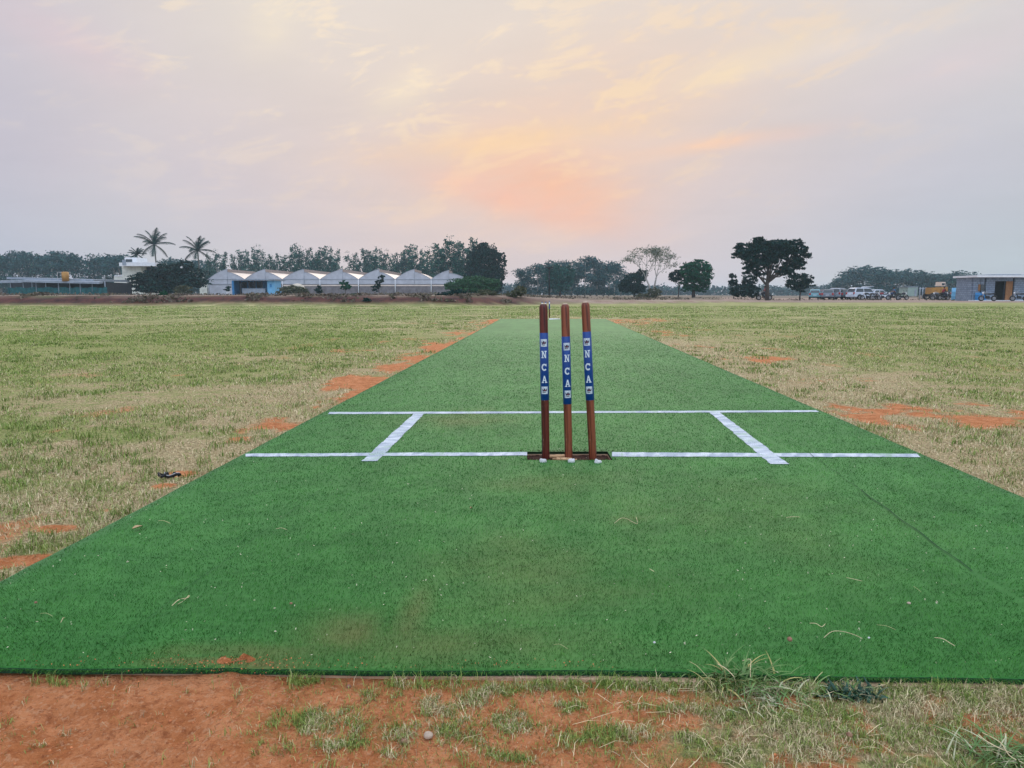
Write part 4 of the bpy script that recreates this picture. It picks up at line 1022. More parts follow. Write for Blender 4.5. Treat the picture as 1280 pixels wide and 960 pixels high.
mn.v = [(x_*(1+.05*math.sin(9*math.atan2(y_, x_)+z_*2)), y_, max(z_, -.1)) for x_, y_, z_ in mn.v]
tag(mn.build('tarpaulin_mound', M['tarp'], None, (md.x, 116, .6)), 'domed beige tarpaulin mound in front of the greenhouse side', 'mound')
pw = empty('garden_wall', (0, 0, 0), 0, 'pale green painted wall piece between the dark tree and the greenhouse', 'wall')
mk('panel', 'cream', pw, (250, 258, 356, 370, 142, .3)); mk('coping', 'white', pw, (249.6, 258.4, 355.2, 356, 141.9, .5))
pt = at(285, 369, 90)
pp = empty('potted_plant', (pt.x, 90, gz(pt.x, 90)), 0, 'small plant in a white drum left of the blue shed', 'potted plant')
MB().tube([(0, 0, 0), (0, 0, .28), (0, 0, .44)], [.15, .20, .21], 14).build('pot', M['white'], pp)
P = crown_points([(0, 0, .75, .42, .4, .3)], 260, .3, .3, 4); V, F = unit_leaves(P, .13, .2, 1.6); mesh_np('foliage', V, F, L['dark'], pp, {'rnd': ('FACE', rng.random(len(F)))})

# ---------------------------------------------------------------- lamp pole behind the wicket
lp = at(686.4, 376, 86)
po = empty('lamp_pole', (lp.x, 86, gz(lp.x, 86)), 0, 'thin dark pole with a flat lamp head rising behind the left stump', 'lamp pole')
zt = at(686.4, 334.6, 86).z - gz(lp.x, 86)
MB().tube([(0, 0, -.1), (0, 0, zt)], [.085, .065], 8).build('pole', M['black'], po)
MB().box((0, 0, zt+.03), (.92, .35, .10)).box((0, 0, zt-.12), (.3, .25, .14)).build('lamp_head', M['black'], po, bevel=.02)

# ---------------------------------------------------------------- block hut on the right
bm_ = bpy.data.materials.new('concrete_blocks'); bm_.use_nodes = True; bm_.node_tree.nodes.clear(); t = NT(bm_.node_tree)
P_ = t.new('ShaderNodeBsdfPrincipled'); O = t.new('ShaderNodeOutputMaterial'); t.l.new(P_.outputs[0], O.inputs[0])
X, Yc, Zc = t.sep(t.coord('Object')); br = t.new('ShaderNodeTexBrick'); t.put(br.inputs['Vector'], t.comb(X + Yc, Zc, 0.0))
br.inputs['Scale'].default_value = 1; br.inputs['Brick Width'].default_value = .42; br.inputs['Row Height'].default_value = .22; br.inputs['Mortar Size'].default_value = .018
br.inputs['Color1'].default_value = (.24, .30, .39, 1); br.inputs['Color2'].default_value = (.17, .22, .30, 1); br.inputs['Mortar'].default_value = (.10, .115, .15, 1)
t.put(P_.inputs['Base Color'], t.mix(1.0, E(t, br.outputs[0]), t.mix(t.noise(t.coord('Object'), 2.5, 5, .6), (.6, .65, .7), (1.5, 1.5, 1.45)), 'MULTIPLY')); P_.inputs['Roughness'].default_value = .9
M['block'] = bm_
M['wood'] = material('plywood', (.28, .13, .05), .7, .25, 2)
D = 84; 
hut = empty('block_hut', (0, 0, 0), 0, 'grey concrete block hut with flat roof slab, dark doorway and brown wooden door', 'hut')
W1 = [(1215.6, 1226, 347, 376.2), (1226, 1231, 347, 355.6), (1226, 1231, 363.6, 376.2), (1231, 1244.6, 347, 376.2), (1244.6, 1266.5, 347, 351.4), (1266.5, 1345, 347, 376.2)]
mk('wall', 'block', hut, *[(a, b, c, d_, D, .2) for a, b, c, d_ in W1])
cx_ = at(1215.6, 360, D).x; zt_, zb0 = at(0, 347, D).z, at(0, 376.2, D).z
MB().box((cx_+.1, D+.2+1.45, (zt_+zb0)/2), (.2, 2.9, zt_-zb0)).build('side_wall', M['block'], hut)
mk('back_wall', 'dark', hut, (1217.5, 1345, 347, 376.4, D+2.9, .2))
rx0, rx1 = cx_-.35, at(1348, 360, D).x
MB().box(((rx0+rx1)/2, D+1.05, zt_+.125), (rx1-rx0, 4.5, .22)).build('roof', M['white'], hut)
MB().box(((rx0+rx1)/2+.5, D+1.2, zt_+.28), (rx1-rx0-1.6, 3.6, .08)).box((cx_+4.2, D+1.5, zt_+.36), (3.2, 2.0, .07)).build('roof_sheet', M['grey'], hut)
mk('window', 'glass', hut, (1226, 1231, 355.6, 363.6, D+.12, .05))
mk('shutter', 'wood', hut, (1222.6, 1225.8, 355.4, 363.8, D-.06, .05))
mk('door', 'wood', hut, (1256, 1266.4, 351.6, 375.4, D+.05, .06))
mk('door_frame', 'dark', hut, (1254.9, 1255.9, 351.4, 375.6, D+.02, .1))
mk('step', 'white', hut, (1216, 1345, 375.2, 376.8, D-.9, .88))
dr_ = at(1222, 375, D)
def drum(name, x, y, z, h, r, mat, label):
    o = empty(name, (x, y, z), 0, label, 'drum')
    m_ = MB(); m_.tube([(0, 0, 0), (0, 0, .02), (0, 0, h*.33), (0, 0, h*.34), (0, 0, h*.36), (0, 0, h*.66), (0, 0, h*.67), (0, 0, h*.69), (0, 0, h)], [r*.97, r, r, r*1.04, r, r, r*1.04, r, r], 22)
    m_.build('barrel', M[mat], o); MB().tube([(0, 0, h), (0, 0, h+.03)], [r*1.02, r*1.0], 22).build('rim', M[mat], o)
drum('plastic_drum', dr_.x-.28, D-.45, .10, .82, .30, 'blue', 'blue drum at the left of the pair by the hut window')
drum('plastic_drum', dr_.x+.36, D-.40, .10, .82, .30, 'blue', 'blue drum at the right of the pair by the hut window')
d2 = at(1192, 371, 92); drum('plastic_drum', d2.x, 92, .0, 1.55, .26, 'paleblue', 'tall pale blue drum between the yellow machine and the hut')

# ---------------------------------------------------------------- vehicles
def wheel(parent, x, y, r, w_=.2, big=False):
    t_ = MB(); n = 24; prof = [(r*.62, -w_/2), (r*.93, -w_/2), (r, -w_*.32), (r, w_*.32), (r*.93, w_/2), (r*.62, w_/2)]
    vs = [(x+a*math.cos(2*math.pi*i/n), y+b, r+a*math.sin(2*math.pi*i/n)) for i in range(n) for a, b in prof]; m = len(prof)
    t_.add(vs, [(i*m+j, i*m+(j+1) % m, ((i+1) % n)*m+(j+1) % m, ((i+1) % n)*m+j) for i in range(n) for j in range(m)], True)
    wo_ = t_.build('wheel', M['tyre'], parent)
    rm = MB(); rm.tube([(x, y-w_*.38, r), (x, y+w_*.38, r)], r*.2, 10)
    for i in range(6): 
        a = i*math.pi/3; rm.tube([(x, y, r), (x+r*.62*math.cos(a), y, r+r*.62*math.sin(a))], [r*.13, r*.10], 5)
    vs = [(x+a*math.cos(2*math.pi*i/n), y+b, r+a*math.sin(2*math.pi*i/n)) for i in range(n) for a, b in ((r*.56, -w_*.4), (r*.64, -w_*.4), (r*.64, w_*.4), (r*.56, w_*.4))]
    rm.add(vs, [(i*4+j, i*4+(j+1) % 4, ((i+1) % n)*4+(j+1) % 4, ((i+1) % n)*4+j) for i in range(n) for j in range(4)], True)
    rm.build('rim', M['rim'], wo_)
def car(px, D, head, kind, paint, label, name='parked_car', dz=0):
    x = at(px, 368, D).x; o = empty(name, (x, D, gz(x, D)+dz), head, label, 'car', 'cars parked along the far side of the field')
    hl, W2, H = {'suv': (2.25, .92, 1.68), 'hatch': (1.85, .83, 1.48), 'sedan': (2.2, .86, 1.45)}[kind]
    zb, zs = .28, (1.02 if kind == 'suv' else .92); r = .36 if kind == 'suv' else .31
    wx = (-hl*.62, hl*.64)
    def arch(cx): return [(cx + (r+.06)*math.cos(a), r + (r+.06)*math.sin(a)) for a in np.linspace(math.pi-.2, .2, 9)]
    low = [(-hl+.03, zb+.1)] + arch(wx[0]) + [(wx[0]+r+.2, zb-.05), (wx[1]-r-.2, zb-.05)] + arch(wx[1]) + [(hl-.04, zb+.1), (hl, zb+.32), (hl-.06, zs-.20), (hl-.55, zs-.04), (hl*.42, zs+.02), (-hl+.10, zs+.04), (-hl, zs-.2), (-hl-.02, zb+.25)]
    m_ = MB(); m_.prism(low, -W2, W2, .95)
    if kind == 'sedan': cab = [(-hl*.80, zs), (-hl*.50, H-.05), (-hl*.15, H), (hl*.10, H-.02), (hl*.42, zs)]
    else: cab = [(-hl+.06, zs), (-hl+.30, H-.10), (-hl+.62, H), (hl*.05, H-.01), (hl*.20, H-.08), (hl*.50, zs)]
    roofm = MB()
    c = cab; n = len(c); W3 = W2*.92; W4 = W2*.74
    def wy(z): return W3 + (W4-W3)*(z-zs)/(H-zs)
    # pillars & roof: solid thin top plus frame made as the cabin shell; glass set slightly proud
    vs = [(x_, -wy(z_), z_) for x_, z_ in c] + [(x_, wy(z_), z_) for x_, z_ in c]
    m_.add(vs, [tuple(range(n)), tuple(range(2*n-1, n-1, -1))] + [(i, i+n, (i+1) % n+n, (i+1) % n) for i in range(n)])
    m_.build('body', paint, o, bevel=.03)
    # side glass
    cx0, cx1 = c[0][0], c[-1][0]
    for s_ in (-1, 1):
        g_ = MB(); zt_ = H-.13; zl = zs+.06
        def xa(z): # rear boundary at z
            p0, p1 = c[0], c[1]; return p0[0]+(p1[0]-p0[0])*(z-p0[1])/(p1[1]-p0[1])
        def xb(z):
            p0, p1 = c[-1], c[-2]; return p0[0]+(p1[0]-p0[0])*(z-p0[1])/(p1[1]-p0[1])
        a0, a1, b0, b1 = xa(zl)+.16, xa(zt_)+.16, xb(zl)-.14, xb(zt_)-.14
        md_ = (a1+b1)/2
        for (q0, q1, q2, q3) in ((a0, md_-.05, md_-.05, a1), (md_+.05, b0, b1, md_+.05)):
            vs = [(q0, s_*(wy(zl)+.012), zl), (q1, s_*(wy(zl)+.012), zl), (q2, s_*(wy(zt_)+.012), zt_), (q3, s_*(wy(zt_)+.012), zt_)]
            vs += [(v_[0], v_[1]-s_*.02, v_[2]) for v_ in vs]; g_.add(vs, [(0, 1, 2, 3), (4, 7, 6, 5), (0, 4, 5, 1), (1, 5, 6, 2), (2, 6, 7, 3), (3, 7, 4, 0)])
        g_.build('side_window', M['glass'], o)
        ml = MB().box((hl*.30, s_*(W3+.10), zs+.12), (.10, .18, .13)); ml.build('mirror', paint, o, bevel=.02)
        tl = MB().box((-hl+.03, s_*W2*.80, zs-.12), (.12, .24, .30)); tl.build('tail_light', M['tail'], o, bevel=.02)
        hd = MB().box((hl-.07, s_*W2*.72, zs-.26), (.14, .34, .16)); hd.build('headlight', M['lamp'], o, bevel=.03)
    def endglass(p0, p1, out, nm):
        d_ = Vector((p1[0]-p0[0], 0, p1[1]-p0[1])); a = Vector((p0[0], 0, p0[1]))+d_*.12; b = Vector((p0[0], 0, p0[1]))+d_*.90; nn_ = Vector((-d_.z, 0, d_.x)).normalized()*out
        vs = [(a.x, -wy(a.z)+.09, a.z), (a.x, wy(a.z)-.09, a.z), (b.x, wy(b.z)-.09, b.z), (b.x, -wy(b.z)+.09, b.z)]; vs = [Vector(v_)+nn_*.014 for v_ in vs]
        vs += [v_-nn_*.03 for v_ in vs]; MB().add(vs, [(0, 1, 2, 3), (4, 7, 6, 5), (0, 4, 5, 1), (1, 5, 6, 2), (2, 6, 7, 3), (3, 7, 4, 0)]).build(nm, M['glass'], o)
    endglass(c[0], c[1], 1, 'rear_window'); endglass(c[-1], c[-2], -1, 'windscreen')
    MB().box((-hl-.02, 0, zb+.22), (.10, W2*1.8, .22)).build('rear_bumper', paint, o, bevel=.03)
    MB().box((-hl-.03, 0, zs-.30), (.03, .46, .11)).build('number_plate', M['white'], o)
    for wx_ in wx:
        for s_ in (-1, 1): wheel(o, wx_, s_*(W2-.10), r)
    return o
def paint(name, c, r=.25): return material(name, c, r, .03, 1, spec=.5)
PG, PW, PT, PM, PD, PS = paint('pale_grey_car_paint', (.26, .31, .37)), paint('white_car_paint', (.50, .58, .68)), paint('teal_car_paint', (.13, .32, .38)), paint('maroon_car_paint', (.16, .02, .06)), paint('dark_car_paint', (.03, .06, .08)), paint('silver_car_paint', (.13, .16, .20))
car(1019, 108, R(66), 'hatch', PT, 'small pale teal hatchback at the left end of the row of parked cars')
car(1031, 112, R(60), 'sedan', PM, 'dark maroon car second from the left in the row of parked cars')
car(1036, 105, R(62), 'sedan', PS, 'grey sedan seen from behind, third from the left in the row of parked cars')
car(1049, 107, R(48), 'suv', PG, 'pale grey sport utility car in the middle of the row, tail towards the field')
car(1062, 106, R(55), 'hatch', PD, 'dark green hatchback between the pale grey and the white sport utility cars')
car(1080, 101, R(14), 'suv', PW, 'white sport utility car showing its whole side, largest in the row')
car(1097, 104, R(20), 'sedan', PW, 'white car at the right end of the row, partly behind dark motorcycles')
def moto(px, D, head, label, col, dz=0, name='motorcycle', s=1.0):
    x = at(px, 368, D).x; o = empty(name, (x, D, gz(x, D)+dz), head, label, 'motorcycle', 'motorcycles parked beyond the field'); o.scale = (s, s, s)
    wheel(o, -.64, 0, .31, .11); wheel(o, .66, 0, .31, .10)
    MB().tube([(.66, .07, .31), (.50, .07, .72), (.40, .05, .98)], .025, 6).tube([(.66, -.07, .31), (.50, -.07, .72), (.40, -.05, .98)], .025, 6).build('fork', M['rim'], o)
    MB().tube([(.44, 0, .88), (.15, 0, .55), (-.1, 0, .38), (-.64, 0, .31)], .04, 6).tube([(.44, 0, .82), (-.1, 0, .74), (-.62, 0, .78)], .035, 6).box((.05, 0, .42), (.38, .24, .30)).build('frame', M['black'], o)
    MB().ell((.18, 0, .86), (.28, .15, .15), 14, 8).build('fuel_tank', col, o)
    MB().prism([(-.75, .86), (-.70, .93), (-.30, .87), (.0, .86), (.0, .78), (-.55, .78)], -.13, .13, .8).build('seat', M['black'], o, bevel=.02)
    MB().tube([(.30, .36, 1.08), (.40, .18, 1.05), (.42, 0, 1.02), (.40, -.18, 1.05), (.30, -.36, 1.08)], .018, 6).build('handlebar', M['rim'], o)
    MB().ell((.54, 0, .90), (.09, .10, .10), 12, 8).build('headlight', M['lamp'], o)
    MB().tube([(.1, -.14, .30), (-.3, -.16, .28), (-.85, -.17, .42)], [.025, .03, .045], 8).build('exhaust', M['rim'], o)
    MB().prism([(.38, .58), (.50, .66), (.68, .67), (.86, .60), (.84, .56), (.66, .63), (.50, .62)], -.07, .07).build('mudguard', col, o)
    MB().prism([(-.98, .52), (-.86, .68), (-.60, .76), (-.60, .70), (-.82, .62), (-.94, .48)], -.07, .07).build('mudguard', M['black'], o)
    for s_ in (-1, 1): MB().tube([(.38, s_*.2, 1.06), (.36, s_*.26, 1.20)], .01, 5).ell((.36, s_*.26, 1.24), (.02, .06, .045), 8, 6).build('mirror', M['black'], o)
    return o
CB, CR, CBl, CG = paint('black_bike_paint', (.02, .025, .035)), paint('red_bike_paint', (.25, .02, .03)), paint('blue_bike_paint', (.02, .05, .16)), paint('grey_bike_paint', (.10, .12, .15))
moto(1085, 97, R(160), 'dark motorcycle standing in front of the largest white car', CB)
moto(1094, 96, R(20), 'dark motorcycle with grey tank in front of the rightmost white car', CG)
moto(1104, 98, R(150), 'dark motorcycle with red tank just right of the cars', CR)
mb1 = moto(1117, 97, R(170), 'dark blue motorcycle ridden by the person in blue', CBl)
moto(1128, 96, R(10), 'dark motorcycle with raised tail at the right end of the bike group', CB)
mb2 = moto(1180, 93, R(15), 'black motorcycle under the person in the dark red shirt', CB)
moto(1173, 95, R(165), 'grey motorcycle left of the person in the dark red shirt', CG)
moto(1188, 95, R(20), 'black motorcycle between the person in red and the tall pale blue drum', CR)
moto(1235, 81.5, R(170), 'grey motorcycle parked in front of the hut window', CG)
moto(1274.5, 81.5, R(165), 'black and silver motorcycle at the right edge by the hut', CG)
mb3 = moto(955.5, 90, R(172), 'dark motorcycle with bright headlight under the big dark tree', CB)

# people sitting on motorcycles: skinned figures in metres
def skin_fig(name, joints, edges, radii, mat, parent, root=0, sub=1):
    me = bpy.data.meshes.new(name); me.from_pydata(joints, edges, []); me.materials.append(mat)
    o = bpy.data.objects.new(name, me); COL.objects.link(o); o.parent = parent
    sk = o.modifiers.new('skin', 'SKIN')
    for i, r_ in enumerate(radii): me.skin_vertices[0].data[i].radius = (r_, r_)
    me.skin_vertices[0].data[root].use_root = True
    sb = o.modifiers.new('sub', 'SUBSURF'); sb.levels = sub; sb.render_levels = sub
    me.polygons.foreach_set('use_smooth', [True]*len(me.polygons)); sk.use_smooth_shade = True
    return o
def rider(px, D, head, label, shirt, trousers, dz=0):
    x = at(px, 368, D).x; o = empty('person', (x, D, gz(x, D)+dz), head, label, 'person')
    J = [(-.18, 0, .93), (-.14, 0, 1.12), (-.06, 0, 1.36), (-.03, 0, 1.47), (.0, 0, 1.60), (.02, 0, 1.70)]; Rd = [.14, .13, .14, .055, .095, .07]
    Ed = [(0, 1), (1, 2), (2, 3), (3, 4), (4, 5)]
    for s_ in (-1, 1):
        b = len(J); J += [(-.05, s_*.17, 1.38), (.10, s_*.25, 1.14), (.30, s_*.27, 1.09), (.38, s_*.27, 1.08)]; Rd += [.06, .045, .032, .035]
        Ed += [(2, b), (b, b+1), (b+1, b+2), (b+2, b+3)]
        for f in range(5):
            c = len(J); J += [(.41, s_*(.24+.016*f), 1.09), (.44, s_*(.24+.016*f), 1.06)]; Rd += [.010, .008]; Ed += [(b+3, c), (c, c+1)]
        b = len(J); J += [(-.12, s_*.10, .90), (.22, s_*.20, .80), (.12, s_*.22, .36), (.26, s_*.22, .30)]; Rd += [.10, .075, .05, .04]
        Ed += [(0, b), (b, b+1), (b+1, b+2), (b+2, b+3)]
    skin_fig('body', J, Ed, Rd, M['skin'], o, 0, 1)
    # face and hair
    MB().ell((.10, 0, 1.62), (.022, .018, .022), 8, 6).ell((.085, .035, 1.645), (.012, .014, .010), 8, 6).ell((.085, -.035, 1.645), (.012, .014, .010), 8, 6).build('face', M['skin'], o)
    MB().ell((-.02, 0, 1.68), (.115, .10, .095), 14, 10).build('hair', M['hair'], o)
    skin_fig('shirt', [(-.18, 0, .95), (-.14, 0, 1.12), (-.06, 0, 1.36), (-.05, .17, 1.38), (.03, .22, 1.25), (-.05, -.17, 1.38), (.03, -.22, 1.25)], [(0, 1), (1, 2), (2, 3), (3, 4), (2, 5), (5, 6)], [.165, .16, .165, .09, .075, .09, .075], shirt, o, 0, 1)
    skin_fig('trousers', [(-.18, 0, .90), (-.12, .10, .90), (.22, .20, .80), (.13, .22, .42), (-.12, -.10, .90), (.22, -.20, .80), (.13, -.22, .42)], [(0, 1), (1, 2), (2, 3), (0, 4), (4, 5), (5, 6)], [.15, .12, .095, .065, .12, .095, .065], trousers, o, 0, 1)
    return o
cl = lambda n_, c: material(n_, c, .85, .15, 10)
rider(1117, 97, R(170), 'person in a blue shirt seated on a dark motorcycle right of the cars', cl('blue_shirt', (.05, .16, .35)), cl('dark_trousers', (.02, .025, .04)))
rider(1180, 93, R(15), 'person in a dark red shirt seated on a motorcycle before the yellow machine', cl('red_shirt', (.22, .015, .025)), cl('navy_trousers', (.02, .03, .06)))
rider(955.5, 90, R(172), 'person in a pink shirt seated on a motorcycle under the big dark tree', cl('pink_shirt', (.45, .10, .16)), cl('black_trousers', (.02, .02, .03)))
# pale awning behind the cars, pale container wall, posts, yellow machine
aw = empty('canvas_awning', (0, 0, 0), 0, 'pale flat awning on thin posts behind the largest white car', 'awning')
a, b = at(1072, 359.6, 118), at(1098, 358.0, 118)
MB().add([(a.x, 117, a.z), (b.x-1.2, 117, b.z+.05), (b.x, 121, b.z+.05), (a.x+2.2, 121, a.z+.25), (a.x, 117, a.z-.10), (b.x-1.2, 117, b.z-.08), (b.x, 121, b.z-.08), (a.x+2.2, 121, a.z+.12)], [(0, 1, 2, 3), (4, 7, 6, 5), (0, 4, 5, 1), (1, 5, 6, 2), (2, 6, 7, 3), (3, 7, 4, 0)]).build('canopy', M['grey'], aw)
for (xx, yy) in ((a.x+.1, 117.1), (b.x-1.3, 117.1), (b.x-.2, 120.8), (a.x+2.3, 120.8)): MB().tube([(xx, yy, -.05), (xx, yy, a.z-.02)], .04, 6).build('post', M['grey'], aw)
M['sage'] = material('sage_panel', (.26, .36, .33), .7, .1, 2)
cw = empty('site_cabin', (0, 0, 0), 0, 'plain sage green site cabin between the bike group and the yellow machine', 'cabin')
mk('shell', 'sage', cw, (1134.5, 1147.5, 359, 370.2, 128, 3)); mk('roof', 'grey', cw, (1134, 1148, 358.2, 358.9, 127.9, 3.2)); mk('door', 'grey', cw, (1143, 1146, 361.5, 370, 127.95, .04))
fp = empty('gate_frame', (0, 0, 0), 0, 'pale post frame right of the sage green cabin', 'gate')
for px in (1149.5, 1153, 1156.5): a = at(px, 370.4, 126); MB().tube([(a.x, 126, 0), (a.x, 126, at(px, 359, 126).z)], .09, 6).build('post', M['grey'], fp)
mk('rail', 'grey', fp, (1149, 1157, 360.2, 361.2, 126, .1))
ym = empty('yellow_machine', (0, 0, 0), 0, 'yellow construction machine with a cream cab top left of the block hut', 'construction machine'); D = 100
mk('body', 'yellow', ym, (1164.5, 1176, 359.4, 367.6, D, 1.6)); mk('hood', 'yellow', ym, (1176, 1185, 358.6, 367, D+.1, 1.4))
mk('cab', 'polycream', ym, (1176.6, 1182, 352.4, 357.5, D+.3, 1.4)); mk('cab_window', 'glass', ym, (1177.4, 1181.2, 354, 356.6, D+.27, .04)); mk('chassis', 'black', ym, (1163, 1186, 367.7, 370.5, D+.3, 1.4))
for px, r_ in ((1167, .50), (1182, .62)):
    for yy in (D+.1, D+1.7): wheel(ym, at(px, 368, D).x, yy, r_, .32)

# ================================================================ the wicket
def stump_mat(name, c1, c2):
    m_ = bpy.data.materials.new(name); m_.use_nodes = True; m_.node_tree.nodes.clear(); t = NT(m_.node_tree)
    P = t.new('ShaderNodeBsdfPrincipled'); O = t.new('ShaderNodeOutputMaterial'); t.l.new(P.outputs[0], O.inputs[0])
    c = t.coord('Object'); mp = t.new('ShaderNodeMapping'); mp.inputs['Scale'].default_value = (42, 42, 2.2); t.put(mp.inputs[0], c)
    g_ = t.noise(E(t, mp.outputs[0]), 1.6, 6, .65, .6); sc = t.noise(c, 9, 5, .7); mp2 = t.new('ShaderNodeMapping'); mp2.inputs['Scale'].default_value = (140, 140, 14); t.put(mp2.inputs[0], c)
    s2 = t.noise(E(t, mp2.outputs[0]), 1.0, 3, .5)
    col = t.mix(t.sstep(.38, .62, g_), c1, c2); col = t.mix(t.m('MULTIPLY', t.sstep(.55, .75, sc), .35), col, (.36, .17, .10))
    col = t.mix(t.m('MULTIPLY', t.sstep(.69, .74, s2), .75), col, (.60, .48, .38))
    t.put(P.inputs['Base Color'], col); P.inputs['Roughness'].default_value = .36; P.inputs['Specular IOR Level'].default_value = .45
    b_ = t.new('ShaderNodeBump'); b_.inputs['Strength'].default_value = .25; b_.inputs['Distance'].default_value = .002; t.put(b_.inputs['Height'], g_); t.l.new(b_.outputs[0], P.inputs['Normal'])
    return m_
SM = [stump_mat('maroon_varnished_wood', (.040, .005, .004), (.125, .018, .012)), stump_mat('brown_varnished_wood', (.095, .020, .010), (.27, .074, .037)), stump_mat('chestnut_varnished_wood', (.085, .017, .008), (.25, .066, .030))]
M['band'] = material('blue_sticker', (.003, .050, .25), .4, .12, 25, spec=.4)
M['decal'] = material('white_print', (.66, .74, .82), .5, .08, 60)
M['ink'] = material('dark_print', (.03, .03, .06), .6, .2, 60); M['redink'] = material('red_print', (.30, .04, .07), .6, .1, 60)
M['worn'] = material('bare_wood', (.62, .50, .38), .7, .2, 80)
def glyph(ch):
    """slab serif letters on a 1 x 1 square: list of quads"""
    def bar(x0, y0, x1, y1): return [(x0, y0), (x1, y0), (x1, y1), (x0, y1)]
    if ch == 'N': return [bar(.12, .0, .30, 1), bar(.70, .0, .86, 1), [(.12, 1), (.34, 1), (.88, 0), (.66, 0)], bar(0, 0, .42, .13), bar(0, .87, .36, 1), bar(.58, .87, 1, 1)]
    if ch == 'A': return [[(.10, .05), (.28, .05), (.58, 1), (.40, 1)], [(.90, .05), (.70, .05), (.40, 1), (.60, 1)], bar(.25, .30, .75, .43), bar(-.02, 0, .40, .13), bar(.60, 0, 1.02, .13)]
    if ch == 'C':
        out = []; n = 16
        for i in range(n):
            a0, a1 = math.radians(42+i*276/n), math.radians(42+(i+1)*276/n)
            wq = lambda a: .20+.05*abs(math.cos(a)) 
            out.append([(.5+.5*math.cos(a0), .5+.5*math.sin(a0)), (.5+.5*math.cos(a1), .5+.5*math.sin(a1)), (.5+(.5-wq(a1))*math.cos(a1), .5+(.5-wq(a1))*math.sin(a1)), (.5+(.5-wq(a0))*math.cos(a0), .5+(.5-wq(a0))*math.sin(a0))])
        out.append(bar(.78, .62, .90, .98)); return out
def on_cyl(polys, cx, cz, sx, sz, r, th0=0.0, eps=0.0):
    """flat polygons wrapped on the stump's front; x to angle"""
    m_ = MB()
    for kk_, pl in enumerate(polys):
        # subdivide each quad so that it follows the curve
        (a, b, c, d_) = [Vector((p[0], p[1])) for p in pl]; n = 4; vs = []
        for j in range(n+1):
            for i in range(n+1):
                p = a.lerp(b, i/n).lerp(d_.lerp(c, i/n), j/n)
                X = cx + (p.x-.5)*sx; th = X/r + th0; rr_ = r + eps + kk_*.00003
                vs.append((math.sin(th)*rr_, -math.cos(th)*rr_, cz + (p.y-.5)*sz))
        m_.add(vs, [(j*(n+1)+i, j*(n+1)+i+1, (j+1)*(n+1)+i+1, (j+1)*(n+1)+i) for j in range(n) for i in range(n)], True)
    return m_
wk_y = None
def stump(i, bx, by_, tx, ty, s0, s1, label, twist):
    b = gp(bx, by_, .005); D = b.y
    tz = None
    x, y, d_ = ray(tx, ty); t_ = D/y; tp = Vector((x*t_, D, CAM_H+d_*t_)); ax = tp - b; Hh = ax.length; r = .0186
    o = empty('stump', b, 0, label, 'stump', None)
    o.rotation_mode = 'QUATERNION'; o.rotation_quaternion = ax.to_track_quat('Z', 'Y') if False else Vector((0, 0, 1)).rotation_difference(ax.normalized())
    n = 40; prof = [(-.02, r*.90), (0, r*.92), (.25, r*.97), (.45, r), (Hh-.022, r), (Hh-.014, r*.97), (Hh-.007, r*.86), (Hh-.002, r*.66), (Hh, r*.40), (Hh, .0005)]
    vs = [(p[1]*math.cos(2*math.pi*j/n), p[1]*math.sin(2*math.pi*j/n), p[0]) for p in prof for j in range(n)]
    m_ = MB(); m_.add(vs, [(q*n+j, q*n+(j+1) % n, (q+1)*n+(j+1) % n, (q+1)*n+j) for q in range(len(prof)-1) for j in range(n)], True); m_.build('shaft', SM[i], o)
    # pale worn ring at the rounded shoulder
    vs = [((p[1]+.0004)*math.cos(2*math.pi*j/n), (p[1]+.0004)*math.sin(2*math.pi*j/n), p[0]+.0002) for p in prof[7:10] for j in range(n)]
    m_ = MB(); m_.add(vs, [(q*n+j, q*n+(j+1) % n, (q+1)*n+(j+1) % n, (q+1)*n+j) for q in range(2) for j in range(n)], True); m_.build('worn_top', M['worn'], o)
    def hz(py): return (by_-py)/(by_-ty)*Hh
    z0, z1 = hz(s1), hz(s0); rb = r+.0006
    bd = MB().tube([(0, 0, z0), (0, 0, z0+.001), (0, 0, (z0+z1)/2), (0, 0, z1-.001), (0, 0, z1)], [r*.97, rb, rb, rb, r*.97], n, cap=False).build('sticker', M['band'], o)
    hb_ = z1-z0; tw = twist
    def Lz(f): return z1 - f*hb_
    for ch, f in (('N', .318), ('C', .507), ('A', .686)):
        on_cyl(glyph(ch), tw, Lz(f), .0245, .0320, rb, 0, .0004).build('letter_'+ch.lower(), M['decal'], bd)
    for f in (.147, .849):
        ps = on_cyl([[(0, 0), (1, 0), (1, 1), (0, 1)]], tw, Lz(f), .0290, .0330, rb, 0, .0003).build('emblem', M['decal'], bd)
        dk = [[(.12, .55), (.88, .55), (.74, .36), (.26, .36)], [(.14, .55), (.30, .55), (.20, .72), (.16, .70)], [(.70, .55), (.86, .55), (.84, .70), (.80, .72)], [(.36, .55), (.64, .55), (.58, .74), (.42, .74)], [(.30, .18), (.70, .18), (.66, .27), (.34, .27)], [(.18, .30), (.30, .32), (.32, .22), (.24, .20)]]
        on_cyl(dk, tw, Lz(f), .0290, .0330, rb, 0, .0009).build('crest', M['ink'], ps)
        on_cyl([[(.40, .44), (.66, .44), (.62, .52), (.44, .52)]], tw, Lz(f), .0290, .0330, rb, 0, .0013).build('crest_centre', M['redink'], ps)
    return o, b, tp
S1 = stump(0, 682.4, 576, 679.2, 379.4, 415, 498.5, 'left stump, darkest maroon wood, standing straight with a blue lettered band', -.0015)
S2 = stump(1, 711.0, 575.5, 706.3, 379.6, 419.5, 503.5, 'middle stump, lighter brown wood, its blue lettered band lowest of the three', .002)
S3 = stump(2, 741.2, 576, 731.6, 377.4, 413.5, 498.5, 'right stump leaning left with scratched brown wood and a blue lettered band', -.004)
